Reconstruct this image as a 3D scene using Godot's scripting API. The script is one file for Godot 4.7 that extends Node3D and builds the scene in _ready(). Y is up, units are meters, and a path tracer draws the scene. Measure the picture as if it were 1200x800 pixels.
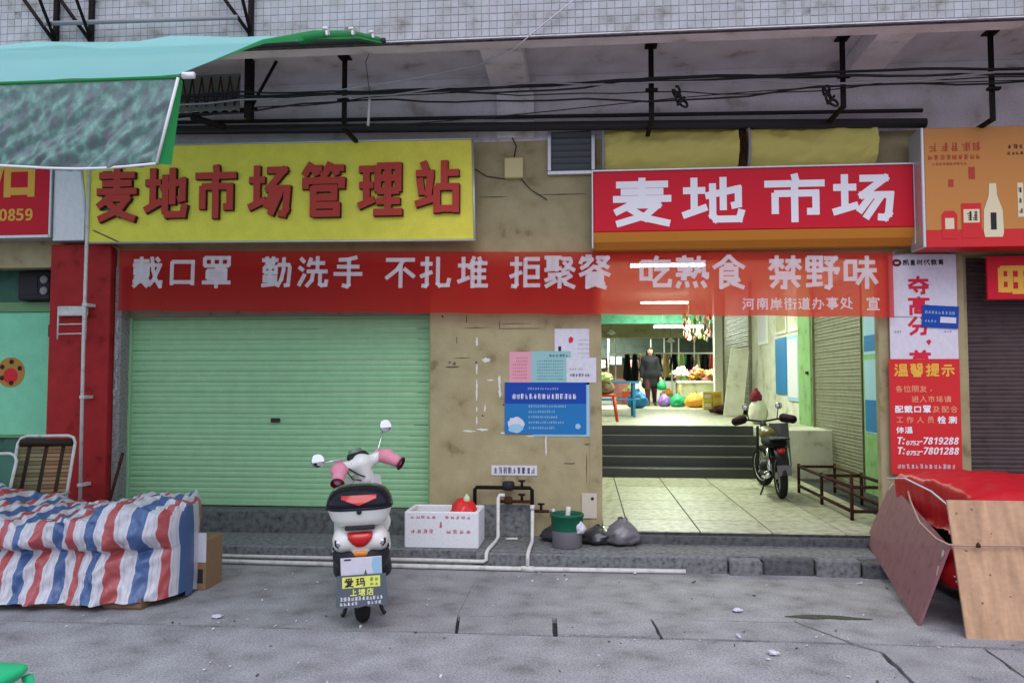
extends Node3D
# A market entrance under a tiled canopy: camera at x 0, z 0 (eye 1.5 m), facade in the plane z = -7.2.

const FZ := -7.2
var rng := RandomNumberGenerator.new()
var used := {}
var mats := {}
var glyphs := {}

# ---------------------------------------------------------------- strokes of the characters, on a 20 x 20 grid, y down
const G := {
"麦":"2 3 18 3;3.5 6 16.5 6;1 9 19 9;10 .5 10 9;7.5 9.5 5.5 12 1.5 14.5;6 11.6 15 11.6 11 16 2 19.3;6 13 11 17 18.5 19.3",
"地":"1 6 7.5 6;4.2 1 4.2 14.5;.8 16.2 8 13;8 8.3 18 5.6 18 12 16 12.5;13.3 1 13.3 14;10 3.5 10 16.5 11 18 18.2 18 19 14.5",
"市":"10 .3 10.5 3;1 4 19 4;4 8 4 16;4 8 16.5 8 16.5 15.5 14 15.5;10 4 10 19.5",
"场":"1 6 7.5 6;4.2 1 4.2 14.5;.8 16 8 13.3;9 2.5 16.5 2.5 9.5 9.3 18 9.3 17.3 17 16.3 18.5 14.3 18.3;12.3 9.5 8.5 16;15.3 9.5 10.5 18.5",
"管":"4.5 .5 1.5 4.5;4 2.3 9 2.3;6 2.8 7 4.6;13 .5 10.8 4.3;12.5 2.3 18.8 2.3;15 2.8 16 4.6;10 4 10.3 6;2 9.5 2 6.8 18.2 6.8 18 9.5;5.5 9.2 5.5 19.3;5.5 9.6 14.8 9.6 14.8 13 5.5 13;5.5 15.8 16 15.8 16 18.8 5.5 18.8",
"理":"1 3 7 3;1.2 8.8 6.8 8.8;4 3 4 15;.8 16.3 7.3 14;9 2 9 11;9 2 18 2 18 11;9 6.3 18 6.3;9 11 18 11;13.5 2 13.5 18.5;8.8 14.7 18.5 14.7;7.5 18.7 19.5 18.7",
"站":"3.8 1 5 3.6;1 5 8.3 5;2.3 7 3.2 12.5;7 6.5 6 13;.8 16 8.8 14;13 .8 13 9.5;13 5 19 5;9.8 9.8 9.8 19;9.8 10 18 10 18 19;9.8 17.8 18 17.8",
"戴":"1 3 11 3;6 .5 6 5.5;.5 5.6 19.5 5.6;13 .5 14 9 16 15 18.8 19 19.3 15.5;18 7 15 14 11.5 18.5;16 1 18 3.2;2 7.5 2 11.5;2 7.5 10.5 7.5 10.5 11.5 2 11.5;6.2 7.5 6.2 11.5;2 9.5 10.5 9.5;4 12.5 4 16;8.5 12.5 8.5 16;1.5 13.8 11 13.8;.8 16 11.8 16;4 16.8 1 19.3;8 16.8 10.5 19.3",
"口":"3 3.5 3 18;3 3.5 17 3.5 17 18;3 16.3 17 16.3",
"罩":"2 1 2 6;2 1 18 1 18 6;2 6 18 6;7.3 1 7.3 6;12.7 1 12.7 6;10 6.5 10 8.5;10 7.6 16 7.6;4 9 4 14;4 9 16 9 16 14 4 14;4 11.5 16 11.5;10 14 10 19.8;.8 16.5 19.2 16.5",
"勤":".8 2.5 11 2.5;3.8 .5 3.8 5;8 .5 8 5;3.8 5 8 5;2.3 6.8 2.3 10.3;2.3 6.8 9.8 6.8 9.8 10.3 2.3 10.3;6 5 6 17.5;1.5 13 10.5 13;1.5 15.3 10.5 15.3;.8 18.3 11 17.3;11 5.5 19 5.5 18 18 15.5 18.3;15 1 14.8 9 13.5 14.5 11 19",
"洗":"2 1.5 4.5 4;1 7 3.8 9;1 18.5 4.8 11.5;8.8 1.5 7 6.5;8.3 4.5 17.5 4.5;13 .5 13 9.5;6.3 9.7 19.3 9.7;10.3 10 9.5 15 6 19;14.8 10 14.8 17.5 16 18.3 18.5 18 19 15",
"手":"15.5 1 10 2.3 4 2.6;3 6.8 17 6.8;1 11.3 19 11.3;10.5 2.3 10.5 18 9.5 19 6.5 18.3",
"不":"1 2.5 19 2.5;12 2.8 8 8.5 1 14;10.3 6 10.3 19.5;12.5 8 19 13",
"扎":"1 5 8 5;4.8 .8 4.8 17.5 4 18.6 1.8 18.3;.8 12.8 8 10;11.8 1 11.8 17 13 18.3 18.2 18 19 14",
"堆":"1 6 7.5 6;4.2 1 4.2 14.5;.8 16 8 13.3;11 .8 8 8;10 5 10 19.5;14 1 15 4;10 4.6 19 4.6;10 9 18.3 9;10 13.4 18.3 13.4;10 18.3 19.5 18.3;14.3 4.6 14.3 18.3",
"拒":"1 5 8 5;4.8 .8 4.8 17.5 4 18.6 1.8 18.3;.8 12.8 8 10;10.3 1.8 10.3 19;10.3 2 19 2;10.3 6.8 18 6.8 18 13 10.3 13;10.3 18 19.3 18",
"聚":".8 1.3 11 1.3;3 1.3 3 8;8.3 1.3 8.3 9.5;3 3.7 8.3 3.7;3 6 8.3 6;.8 8.8 11 7.6;11.5 2 18.5 2 15 7 11.5 9.5;12.5 4 15.5 7 19.3 9;16 10.3 10 11.5 3 11.7;10 11.5 10 19.7;7 13 1 15.2;8 15 1.3 18.8;17.5 12 12.5 15;11.5 14 14 17 19.3 19.2",
"餐":"3 1 1 5;2.5 2.5 8 2.5 5 6 1.5 8;4.5 .8 7.8 .8;11 1.5 18 1.5 14.5 6 11 7.5;11.5 3.5 18.5 7.5;10 6.5 5.5 10 .8 12;10 6.8 14.5 10 19.2 12;6.5 11 13.5 11;5.5 12.3 5.5 19 10 17.5;5.5 12.4 14.5 12.4 14.5 16;5.5 14.2 14.5 14.2;5.5 16 14.5 16;9 16 12 18 17 19.5;16 16.5 13 18",
"吃":"1.5 4 1.5 15;1.5 4 7 4 7 15;1.5 14 7 14;11 .8 8.5 6.5;10.5 4 19 4;9.5 8.3 17 8.3 9.5 15.5 9.8 18 18.5 18 19 14.5",
"熟":"5.5 .5 6 2.3;.8 2.8 11 2.8;2.5 4.8 9 4.8 9 7 2.5 7 2.5 4.8;2 8.5 9.5 8.5 6.3 10.5;6 10 6 14 4 13.8;.8 11.8 11 11.3;14.5 .8 14 8 11 13.5;11.3 4.3 17.3 4.3 17.5 12 19.3 13 19.5 10.5;12 7 15.5 10;3 16 1.5 19.3;7 16 7.8 19;12 16 13 19;16.5 15.8 18.5 19",
"食":"10 .5 6 4.5 .8 7.5;10 .5 14 4.5 19.2 7.5;7.5 5.8 12.5 5.8;5.5 8 5.5 19 10 17;5.5 8 14.5 8 14.5 13.8 5.5 13.8;5.5 10.9 14.5 10.9;16.5 14.5 12.5 16.3;9 14 13 17 19 19.3",
"禁":".8 3.5 9 3.5;5 .5 5 10;4.8 4 .8 8.5;5.3 4 9 7.5;10.5 3.5 19.2 3.5;14.8 .5 14.8 10;14.5 4 10.8 8.5;15 4 19.2 8;4.5 10.8 15.5 10.8;1 13.3 19 13.3;10 13.3 10 19 7.5 18.8;5.5 14.8 2 18.8;14.5 14.8 18 18.6",
"野":"1.5 1.5 1.5 9;1.5 1.5 9.5 1.5 9.5 9 1.5 9;1.5 5.2 9.5 5.2;5.5 1.5 5.5 17;1.3 12.8 9.8 12.8;.8 17.8 10.3 16.8;11.5 1.8 18.3 1.8 14.5 5.8;12.3 3.8 16 7;10.8 8.3 19.3 8.3 18.3 11;15 8.3 15 18 14 19 11.8 18.5",
"味":"1.3 4 1.3 15;1.3 4 6.8 4 6.8 15;1.3 14 6.8 14;9.3 4.3 18.3 4.3;8 9 19.3 9;13.8 .8 13.8 19.6;13 9.5 8 17;14.6 9.5 19.5 16.5",
"河":"2 1.5 4.5 4;1 7 3.8 9;1 18.5 4.8 11.5;6.5 3 19 3;16.5 3 16.5 18 13.5 18;8 7 13 7 13 13 8 13 8 7",
"南":"1.5 3 18.5 3;10 .5 10 6;2.5 18.5 2.5 6.5 17.5 6.5 17.5 18 15.5 18;7 8 8 10;13 8 12 10;5.5 11 14.5 11;5.5 14 14.5 14;10 11 10 18.5",
"岸":"3.5 2 3.5 5.5 16.5 5.5 16.5 2;10 .8 10 5.5;3 8 18.5 8;3.5 8 3 14 1 19;6 11 17.5 11;5 14.5 19 14.5;11.5 11 11.5 19.5",
"街":"4 .8 1 4.5;4.5 5 1 9.5;3 8 3 19.5;6.5 3.5 12.5 3.5;9.5 1 9.5 7.5;5.8 7.5 13 7.5;6.5 12 12.5 12;9.5 9.5 9.5 17.5;5.8 18 13 17;14.5 4 19 4;14 9 19.3 9;17 9 17 18 15 18",
"道":"2 2 4 4.5;1 8 4 8 4 15 1 18;4 15.5 9 18 19 18.3;9 .8 10.5 2.8;15.5 .8 14 2.8;6.5 3.8 18.5 3.8;12 4 11 6.3;8.5 6.5 8.5 15.5;8.5 6.5 16.5 6.5 16.5 15.5 8.5 15.5;8.5 9.5 16.5 9.5;8.5 12.5 16.5 12.5",
"办":"2 5.5 14 5.5 13 17.5 10 18;7 1 6.8 9 1.5 18.5;3.5 9 1 13;16.5 9 18.5 13",
"事":"1 3 19 3;10 .5 10 18.5 7.5 18.5;5 5 15 5 15 8 5 8 5 5;3.5 10.3 16 10.3 16 15.5;.8 12.9 19.2 12.9;3.5 15.5 16 15.5",
"处":"5 1 1 9;3.5 4 9.5 4 6 13 1 18.5;3 9 7.5 14.5 19 18.5;14 1 14 15;14.5 6 18.5 10",
"宣":"10 .5 10.3 2.5;1.8 5.5 1.8 3 18.2 3 18 5.5;4.5 6 15.5 6;5 8.5 5 15.5;5 8.5 15 8.5 15 15.5 5 15.5;5 12 15 12;1 18.3 19 18.3",
"凯":"2 2 2 5.5 9 5.5 9 2;5.5 .8 5.5 5.5;2 8 9 8 9 11.5 2 11.5 2 18 9.5 16.5;12 2 12 11 10.5 18.5;12 2 17 2 17 17 18.5 18.3 19.5 14.5",
"皇":"10 .5 9 2.5;5 2.8 15 2.8 15 9 5 9 5 2.8;5 6 15 6;3 11.5 17 11.5;4 14.8 16 14.8;1.5 18.5 18.5 18.5;10 11.5 10 18.5",
"时":"2 3 2 16;2 3 8 3 8 16;2 9.3 8 9.3;2 15.5 8 15.5;9.5 6 19.3 6;16 1 16 18 13 18;11 9 13 13",
"代":"6 1 1 9.5;4 6 4 19.5;7 7.5 19 6;12 1 13 9 16 16 19 18.5 19.3 15;15.5 1.5 18 4",
"教":"2 3.5 9 3.5;5.5 .8 5.5 7;.8 7 10.5 7;9.5 1.5 1 12;3.5 10.3 9 10.3 6 12.5;6 12.5 6 19 3.5 18.8;1 15.5 10.5 14.3;13 .8 11 8;12.5 5 19 5;17 5 15.5 12 10.5 19;12.5 7.5 15 14 19.3 19",
"育":"10 .5 10 2.5;1.5 3.3 18.5 3.3;7 3.5 4 7 15.5 6.6;13 5 16.5 8.3;4.5 9.5 4.5 19;4.5 9.7 15.5 9.7 15.5 18.5 13 18.5;4.5 12.7 15.5 12.7;4.5 15.7 15.5 15.7",
"夺":"1.5 5 18.5 5;10 .8 9 6 1.5 11;10.8 5.5 18.5 11;2 12.5 18.5 12.5;14.5 10 14.5 18 12 18.5;6.5 14 9 17",
"高":"10 .5 10 2.5;1 3 19 3;6 5 14 5 14 8 6 8 6 5;3 19.3 3 10.3 17 10.3 17 19 15 19;7 13 13 13 13 16.5 7 16.5 7 13",
"分":"7.5 1 1 10;12 1 19 9.5;4 10.3 15.5 10.3 14.5 18 11 18.5;9 10.5 7 15 2 19",
"，":"9 12 10 14 8 17",
"首":"6 .8 7.5 3;14.5 .8 12.5 3;1 4.3 19 4.3;10 4.5 9 7;5 7.3 5 19.3;5 7.5 15.5 7.5 15.5 19.3;5 11.3 15.5 11.3;5 15 15.5 15;5 18.7 15.5 18.7",
"温":"2 1.5 4.5 4;1 7 3.8 9;1 18.5 4.8 11.5;8.5 1.8 8.5 9;8.5 1.8 17 1.8 17 9 8.5 9;8.5 5.4 17 5.4;7.5 11.5 7.5 18;7.5 11.5 18 11.5 18 18;11 11.5 11 18;14.5 11.5 14.5 18;5.5 18.3 19.5 18.3",
"馨":"1 2 9 2;5 .5 5 5;2 5 8.5 5;2 7 8.5 7 8.5 9 2 9 2 7;12 1 17 1 17 4;12 1 11.5 4.5;11 5.5 18 5.5 12 10;12.5 6.5 18.5 10;14 10.5 5 11;1.5 12.6 18.5 12.6;10 11 10 15;9 13 3 15.5;11 13 17.5 15.5;6 15.5 14.5 15.5 14.5 19.3 6 19.3 6 15.5;6 17.3 14.5 17.3",
"提":"1 5 8 5;4.8 .8 4.8 17.5 4 18.6 1.8 18.3;.8 12.8 8 10;10 1.3 18 1.3 18 8 10 8 10 1.3;10 4.6 18 4.6;8.3 10 19.3 10;13.8 10 13.8 17;13.8 13.5 18.5 13.5;10.5 12 8 19;9.5 15.5 13 18.3 19.3 18.5",
"示":"4.5 3 15.5 3;1 8 19 8;10 8 10 18.5 7 18.3;5.5 11 2 16.5;14.5 11 18.3 16",
"各":"7.5 .8 1.5 8.5;6.5 3.3 14.5 3.3 9 9.5 1 12.5;5.5 5.5 11 9 19 12;5 13 5 19.3;5 13.2 15 13.2 15 19.3;5 18.5 15 18.5",
"位":"5.5 1 1 9.5;3.8 6 3.8 19.5;12.5 1 13 3.5;7.5 5 19 5;9.5 8 11 15.5;17.3 7.5 15 17;7 18.3 19.5 18.3",
"朋":"2 1.5 2 13 1 19;2 1.5 8.5 1.5 8.5 18 6.5 18.5;2 6.5 8.5 6.5;2 11.5 8.5 11.5;12 1.5 12 13 10.5 19;12 1.5 18.3 1.5 18.3 18 16 18.5;12 6.5 18.3 6.5;12 11.5 18.3 11.5",
"友":"1.5 4.5 18.5 4.5;8 .8 6.5 10 1 19;6.5 9 16 9 11 15.5 4 19.5;6.5 11 11 16 19 19.3",
"进":"2 2 4.5 5;1 8.5 4 8.5 4 15 1 18;4 15.5 9 18 19 18.3;6.5 5.5 18.5 5.5;6 10.3 19 10.3;10 1 10 10 7 15.5;15.5 1 15.5 16",
"入":"7.5 1.5 10.5 3 9 10 1 19;10.5 4 13 12 19 19",
"请":"2 1.5 4.5 4.5;1 8 4.5 8 4.5 17.5 7 15;8 2.5 19 2.5;8.5 5.3 18.5 5.3;7 8.2 19.5 8.2;13.5 .8 13.5 8;9 10.5 9 19.3;9 10.5 17.8 10.5 17.8 18.7 15.8 18.7;9 13.3 17.8 13.3;9 16 17.8 16",
"配":"1 2 10 2;1.8 6 1.8 19;1.8 6 9.3 6 9.3 19;4 2 4 9;7 2 7 9.5 9 10;1.8 13.5 9.3 13.5;1.8 18 9.3 18;11.5 2.3 18 2.3 18 9 11.8 9 11.8 17.5 19 17.5 19.3 14.5",
"及":"3 2.5 15 2.5 13 8 17 8 11 15 2 19.3;6 2.5 5 11 1 18.5;6 8 10.5 14.5 19 19",
"合":"10 .8 1 9;10 .8 19 9;6 9 14 9;4.5 12 4.5 19.3;4.5 12.2 15.5 12.2 15.5 19.3;4.5 18.3 15.5 18.3",
"工":"2 3 18 3;10 3 10 17;1 17 19 17",
"作":"5.5 1 1 9.5;3.8 6 3.8 19.5;10 1 6.5 9;9 5 19.3 5;12 5 12 19.5;12 9.5 18.5 9.5;12 14 18.5 14",
"人":"10 1 9 9 1 19;10 5 12 12 19 19",
"员":"5 1 15 1 15 5.5 5 5.5 5 1;3.5 8 3.5 15;3.5 8 16.5 8 16.5 15;10 10 9.5 14.5 2 19.3;11.5 15 18 19",
"检":"1 5 8.5 5;4.8 .8 4.8 19.5;4.5 6 1 13;5.3 7.5 8 10.5;13.5 .8 8.5 7.5;13.5 .8 19.3 7.5;11 8.5 16.5 8.5;10.5 11 11.5 15;13.8 10.5 14.3 14.5;18 10.5 15.5 17;8.5 18.3 19.5 18.3",
"测":"2 1.5 4.5 4;1 7 3.8 9;1 18.5 4.8 11.5;6.5 2 6.5 14;6.5 2 12 2 12 14;9.2 5 9 12 6 19;10 14.5 12 18.5;14.5 3 14.5 14.5;18.5 1 18.5 18 16.5 18",
"体":"5.5 1 1 9.5;3.8 6 3.8 19.5;7 5.5 19.3 5.5;13 1 13 19.5;12.5 6 6.5 14.5;13.5 6 19.5 14;9.8 15 16.3 15",
"旺":"1.5 3 1.5 17;1.5 3 7.5 3 7.5 17;1.5 9.5 7.5 9.5;1.5 16 7.5 16;9.5 3 19 3;10 9.8 18.5 9.8;9 17 19.5 17;14.2 3 14.2 17",
"爱":"16 1 3 2.3;5 3.5 6 5.5;9.5 3.3 10 5.3;15.5 3 14 5.5;2 9 2 6.5 18 6.5 18 9;5 9.5 16 9.5;9.5 9.5 7 15 1.5 19;7.5 12.5 15 12.5 10 17 5 19.5;7 13.5 12 17 19 19.3",
"玛":"1 3 7 3;1.2 8.8 6.8 8.8;4 3 4 15;.8 16.3 7.3 14;9.5 2 16.5 2 15.5 9;11 2 10.3 9 18.5 9 18 18 15.5 18.5;8.5 13.5 16 13.5",
"上":"10 1 10 18;10 8 17 8;1 18 19 18",
"塘":"1 6 7 6;4 1 4 14.5;.8 16 7.5 13.3;13 .8 13.5 2.5;9 3 19 3;9 3 9 11 7.5 19;10.5 5.5 17.5 5.5 17.5 10.5;10 8 19.3 8;10.5 10.5 17.5 10.5;13.8 4 13.8 13;11 14 17.5 14 17.5 19 11 19 11 14",
"店":"10 .5 10.5 2.5;2.5 3 18.5 3;2.5 3 2.5 11 1 19;11 4.5 11 11;11 7.5 17.5 7.5;6.5 11.3 6.5 19.3;6.5 11.5 16.5 11.5 16.5 19.3;6.5 18.3 16.5 18.3",
"后":"16 1 4 2.5;4 2.5 4 10 1 19;4 6.5 18.5 6.5;7 10.5 7 19.3;7 10.7 17 10.7 17 19.3;7 17.8 17 17.8"}

# ---------------------------------------------------------------- things, parts, materials
func numbered(nm: String) -> String:
	var n: int = used.get(nm, -1) + 1
	used[nm] = n
	return nm if n == 0 else "%s_%03d" % [nm, n]

func thing(nm: String, label: String, cat: String, at := Vector3.ZERO, group := "") -> Node3D:
	var o := Node3D.new()
	o.name = numbered(nm)
	add_child(o)
	o.position = at
	o.set_meta("label", label)
	o.set_meta("category", cat)
	if group: o.set_meta("group", group)
	return o

func part(parent: Node, nm: String, mesh: Mesh, m: Material, at := Vector3.ZERO, turn := Basis()) -> MeshInstance3D:
	var o := MeshInstance3D.new()
	o.name = nm
	o.mesh = mesh
	if m: o.material_override = m
	o.transform = Transform3D(turn, at)
	parent.add_child(o, true)
	return o

func single(nm: String, label: String, cat: String, mesh: Mesh, m: Material, at := Vector3.ZERO, turn := Basis(), group := "") -> MeshInstance3D:
	var o := part(self, numbered(nm), mesh, m, at, turn)
	o.set_meta("label", label)
	o.set_meta("category", cat)
	if group: o.set_meta("group", group)
	return o

func setting(nm: String, mesh: Mesh, m: Material, at := Vector3.ZERO) -> MeshInstance3D:
	var o := part(self, numbered(nm), mesh, m, at)
	o.set_meta("kind", "structure")
	return o

func mat(key: String, lin: Color, rough := .8, tex: Texture2D = null, scale := 1.0, bump := 0.0, metal := 0.0) -> StandardMaterial3D:
	var m := StandardMaterial3D.new()
	m.resource_name = key
	m.albedo_color = lin.linear_to_srgb()
	m.roughness = rough
	m.metallic = metal
	if rough > .3 and metal == 0.0: m.metallic_specular = .3
	if tex:
		m.albedo_texture = tex
		m.uv1_triplanar = true
		m.uv1_world_triplanar = true
		m.uv1_scale = Vector3.ONE * scale
		if bump > 0.0:
			m.heightmap_enabled = true
			m.heightmap_texture = tex
			m.heightmap_scale = bump
	mats[key] = m
	return m

func sheet_mat(key: String, lin: Color, alpha: float, back: Color, rough := .7) -> StandardMaterial3D:
	var m := mat(key, lin, rough)
	if alpha < 1.0:
		m.transparency = BaseMaterial3D.TRANSPARENCY_ALPHA
		m.albedo_color.a = alpha
	m.backlight_enabled = true
	m.backlight = back.linear_to_srgb()
	m.cull_mode = BaseMaterial3D.CULL_DISABLED
	return m

# a seamless picture of a surface: coarse noise looked up in a row of colours, fine grain on top, sparse specks
func surface_picture(seed_: int, freq: float, stops: Array, grain := .12, size := 512, specks := 0.0, octaves := 5) -> ImageTexture:
	var n := FastNoiseLite.new()
	n.seed = seed_
	n.frequency = freq
	n.fractal_octaves = octaves
	var a := n.get_seamless_image(size, size).get_data()
	n.seed = seed_ + 77
	n.frequency = .22
	n.fractal_octaves = 2
	var b := n.get_seamless_image(size, size).get_data()
	var g := Gradient.new()
	g.offsets = PackedFloat32Array(range(stops.size()).map(func(i): return float(i) / (stops.size() - 1)))
	g.colors = PackedColorArray(stops)
	var lut := []
	for i in 256: lut.append(g.sample(i / 255.0))
	var out := PackedByteArray()
	out.resize(size * size * 3)
	var r := RandomNumberGenerator.new()
	r.seed = seed_
	for i in size * size:
		var c: Color = lut[a[i]]
		var k := 1.0 + grain * (b[i] / 127.5 - 1.0)
		if specks > 0.0 and r.randf() < specks: k *= r.randf_range(.55, 1.3)
		out[i * 3] = clampi(int(c.r * k * 255), 0, 255)
		out[i * 3 + 1] = clampi(int(c.g * k * 255), 0, 255)
		out[i * 3 + 2] = clampi(int(c.b * k * 255), 0, 255)
	return ImageTexture.create_from_image(Image.create_from_data(size, size, false, Image.FORMAT_RGB8, out))

# ---------------------------------------------------------------- shapes
func S(smooth := false) -> SurfaceTool:
	var st := SurfaceTool.new()
	st.begin(Mesh.PRIMITIVE_TRIANGLES)
	st.set_smooth_group(0 if smooth else -1)
	return st

func done(st: SurfaceTool) -> ArrayMesh:
	st.generate_normals()
	return st.commit()

func tri(st: SurfaceTool, a: Vector3, b: Vector3, c: Vector3) -> void:   # counter-clockwise seen from outside
	st.add_vertex(a); st.add_vertex(c); st.add_vertex(b)

func quad(st: SurfaceTool, a: Vector3, b: Vector3, c: Vector3, d: Vector3) -> void:
	tri(st, a, b, c); tri(st, a, c, d)

func face(st: SurfaceTool, p: Array, c: Vector3) -> void:   # a convex face that looks away from c
	var mid := Vector3.ZERO
	for v in p: mid += v
	mid /= p.size()
	var n: Vector3 = (p[1] - p[0]).cross(p[2] - p[0])
	var q := p.duplicate()
	if n.dot(mid - c) < 0: q.reverse()
	for i in range(1, q.size() - 1): tri(st, q[0], q[i], q[i + 1])

func box(st: SurfaceTool, c: Vector3, s: Vector3, b := 0.0, B := Basis()) -> void:
	var h := s / 2
	b = minf(b, minf(h.x, minf(h.y, h.z)) * .9)
	var P := func(x, y, z): return c + B * Vector3(x, y, z)
	if b <= 0.0:
		for ax in 3:
			for sg in [-1.0, 1.0]:
				var f := []
				for k in [[-1, -1], [1, -1], [1, 1], [-1, 1]]:
					var v := Vector3.ZERO
					v[ax] = sg * h[ax]; v[(ax + 1) % 3] = k[0] * h[(ax + 1) % 3]; v[(ax + 2) % 3] = k[1] * h[(ax + 2) % 3]
					f.append(c + B * v)
				face(st, f, c)
		return
	for ax in 3:
		var u := (ax + 1) % 3
		var w := (ax + 2) % 3
		for sg in [-1.0, 1.0]:
			var f := []
			for k in [[-1, -1], [1, -1], [1, 1], [-1, 1]]:
				var v := Vector3.ZERO
				v[ax] = sg * h[ax]; v[u] = k[0] * (h[u] - b); v[w] = k[1] * (h[w] - b)
				f.append(c + B * v)
			face(st, f, c)
			for sg2 in [-1.0, 1.0]:
				var e := []
				for k in [-1.0, 1.0]:
					var v := Vector3.ZERO
					v[ax] = sg * h[ax]; v[u] = sg2 * (h[u] - b); v[w] = k * (h[w] - b)
					e.append(c + B * v)
				for k in [1.0, -1.0]:
					var v := Vector3.ZERO
					v[ax] = sg * (h[ax] - b); v[u] = sg2 * h[u]; v[w] = k * (h[w] - b)
					e.append(c + B * v)
				face(st, e, c)
	for x in [-1.0, 1.0]:
		for y in [-1.0, 1.0]:
			for z in [-1.0, 1.0]:
				face(st, [P.call(x * h.x, y * (h.y - b), z * (h.z - b)), P.call(x * (h.x - b), y * h.y, z * (h.z - b)), P.call(x * (h.x - b), y * (h.y - b), z * h.z)], c)

func bx(s: Vector3, b := 0.0) -> ArrayMesh:
	var st := S()
	box(st, Vector3.ZERO, s, b)
	return done(st)

func span(x0: float, x1: float, y0: float, y1: float, z0: float, z1: float, b := 0.0) -> ArrayMesh:
	var st := S()
	box(st, Vector3(x0 + x1, y0 + y1, z0 + z1) / 2, Vector3(absf(x1 - x0), absf(y1 - y0), absf(z1 - z0)), b)
	return done(st)

func tube(st: SurfaceTool, pts: Array, r, sides := 8, cap := true) -> void:
	var up := Vector3.UP
	var rings := []
	for i in pts.size():
		var d: Vector3 = (pts[mini(i + 1, pts.size() - 1)] - pts[maxi(i - 1, 0)]).normalized()
		if i == 0 and absf(d.dot(up)) > .95: up = Vector3.RIGHT
		var s := d.cross(up).normalized()
		up = s.cross(d).normalized()
		var ring := []
		var rr: float = r[i] if r is Array else r
		for k in sides:
			var a := TAU * k / sides
			ring.append(pts[i] + (s * cos(a) + up * sin(a)) * rr)
		rings.append(ring)
	for i in pts.size() - 1:
		var mid: Vector3 = (pts[i] + pts[i + 1]) / 2
		for k in sides:
			var l := (k + 1) % sides
			var f := [rings[i][k], rings[i][l], rings[i + 1][l], rings[i + 1][k]]
			face(st, f, mid)
	if cap:
		for e in [0, pts.size() - 1]:
			face(st, rings[e], pts[1] if e == 0 else pts[e - 1])

func tb(pts: Array, r, sides := 8) -> ArrayMesh:
	var st := S(true)
	tube(st, pts, r, sides)
	return done(st)

func lathe(st: SurfaceTool, prof: Array, segs := 16, c := Vector3.ZERO, B := Basis()) -> void:   # prof: Vector2(r, y) from bottom to top, outside on the right
	for i in prof.size() - 1:
		for k in segs:
			var a := TAU * k / segs
			var b := TAU * (k + 1) / segs
			var p: Vector2 = prof[i]
			var q: Vector2 = prof[i + 1]
			var v := [Vector3(p.x * cos(a), p.y, -p.x * sin(a)), Vector3(p.x * cos(b), p.y, -p.x * sin(b)), Vector3(q.x * cos(b), q.y, -q.x * sin(b)), Vector3(q.x * cos(a), q.y, -q.x * sin(a))]
			for j in 4: v[j] = c + B * v[j]
			if p.x > 1e-5: tri(st, v[0], v[1], v[2])
			if q.x > 1e-5: tri(st, v[0], v[2], v[3])

func lt(prof: Array, segs := 16) -> ArrayMesh:
	var st := S(true)
	lathe(st, prof, segs)
	return done(st)

func prism(st: SurfaceTool, poly: PackedVector2Array, z0: float, z1: float, X := Transform3D()) -> void:   # poly in x, y; z1 > z0
	var p := poly
	if Geometry2D.is_polygon_clockwise(p): p.reverse()
	var t := Geometry2D.triangulate_polygon(p)
	for i in range(0, t.size(), 3):
		var a := p[t[i]]; var b := p[t[i + 1]]; var c := p[t[i + 2]]
		if (b - a).cross(c - a) < 0:
			var w := b; b = c; c = w
		tri(st, X * Vector3(a.x, a.y, z1), X * Vector3(b.x, b.y, z1), X * Vector3(c.x, c.y, z1))
		tri(st, X * Vector3(a.x, a.y, z0), X * Vector3(c.x, c.y, z0), X * Vector3(b.x, b.y, z0))
	for i in p.size():
		var a := p[i]; var b := p[(i + 1) % p.size()]
		quad(st, X * Vector3(a.x, a.y, z0), X * Vector3(b.x, b.y, z0), X * Vector3(b.x, b.y, z1), X * Vector3(a.x, a.y, z1))

func pm(poly: Array, z0: float, z1: float) -> ArrayMesh:
	var st := S()
	prism(st, PackedVector2Array(poly), z0, z1)
	return done(st)

# a sheet over a grid; f(u, v) gives the point, uv laid along it
func sheet(f: Callable, nu: int, nv: int, us := 1.0, vs := 1.0) -> ArrayMesh:
	var st := S(true)
	for i in nu:
		for j in nv:
			var q := [[i, j], [i + 1, j], [i + 1, j + 1], [i, j + 1]]
			for k in [0, 2, 1, 0, 3, 2]:
				var u: float = float(q[k][0]) / nu
				var v: float = float(q[k][1]) / nv
				st.set_uv(Vector2(u * us, v * vs))
				st.add_vertex(f.call(u, v))
	return done(st)

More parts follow.
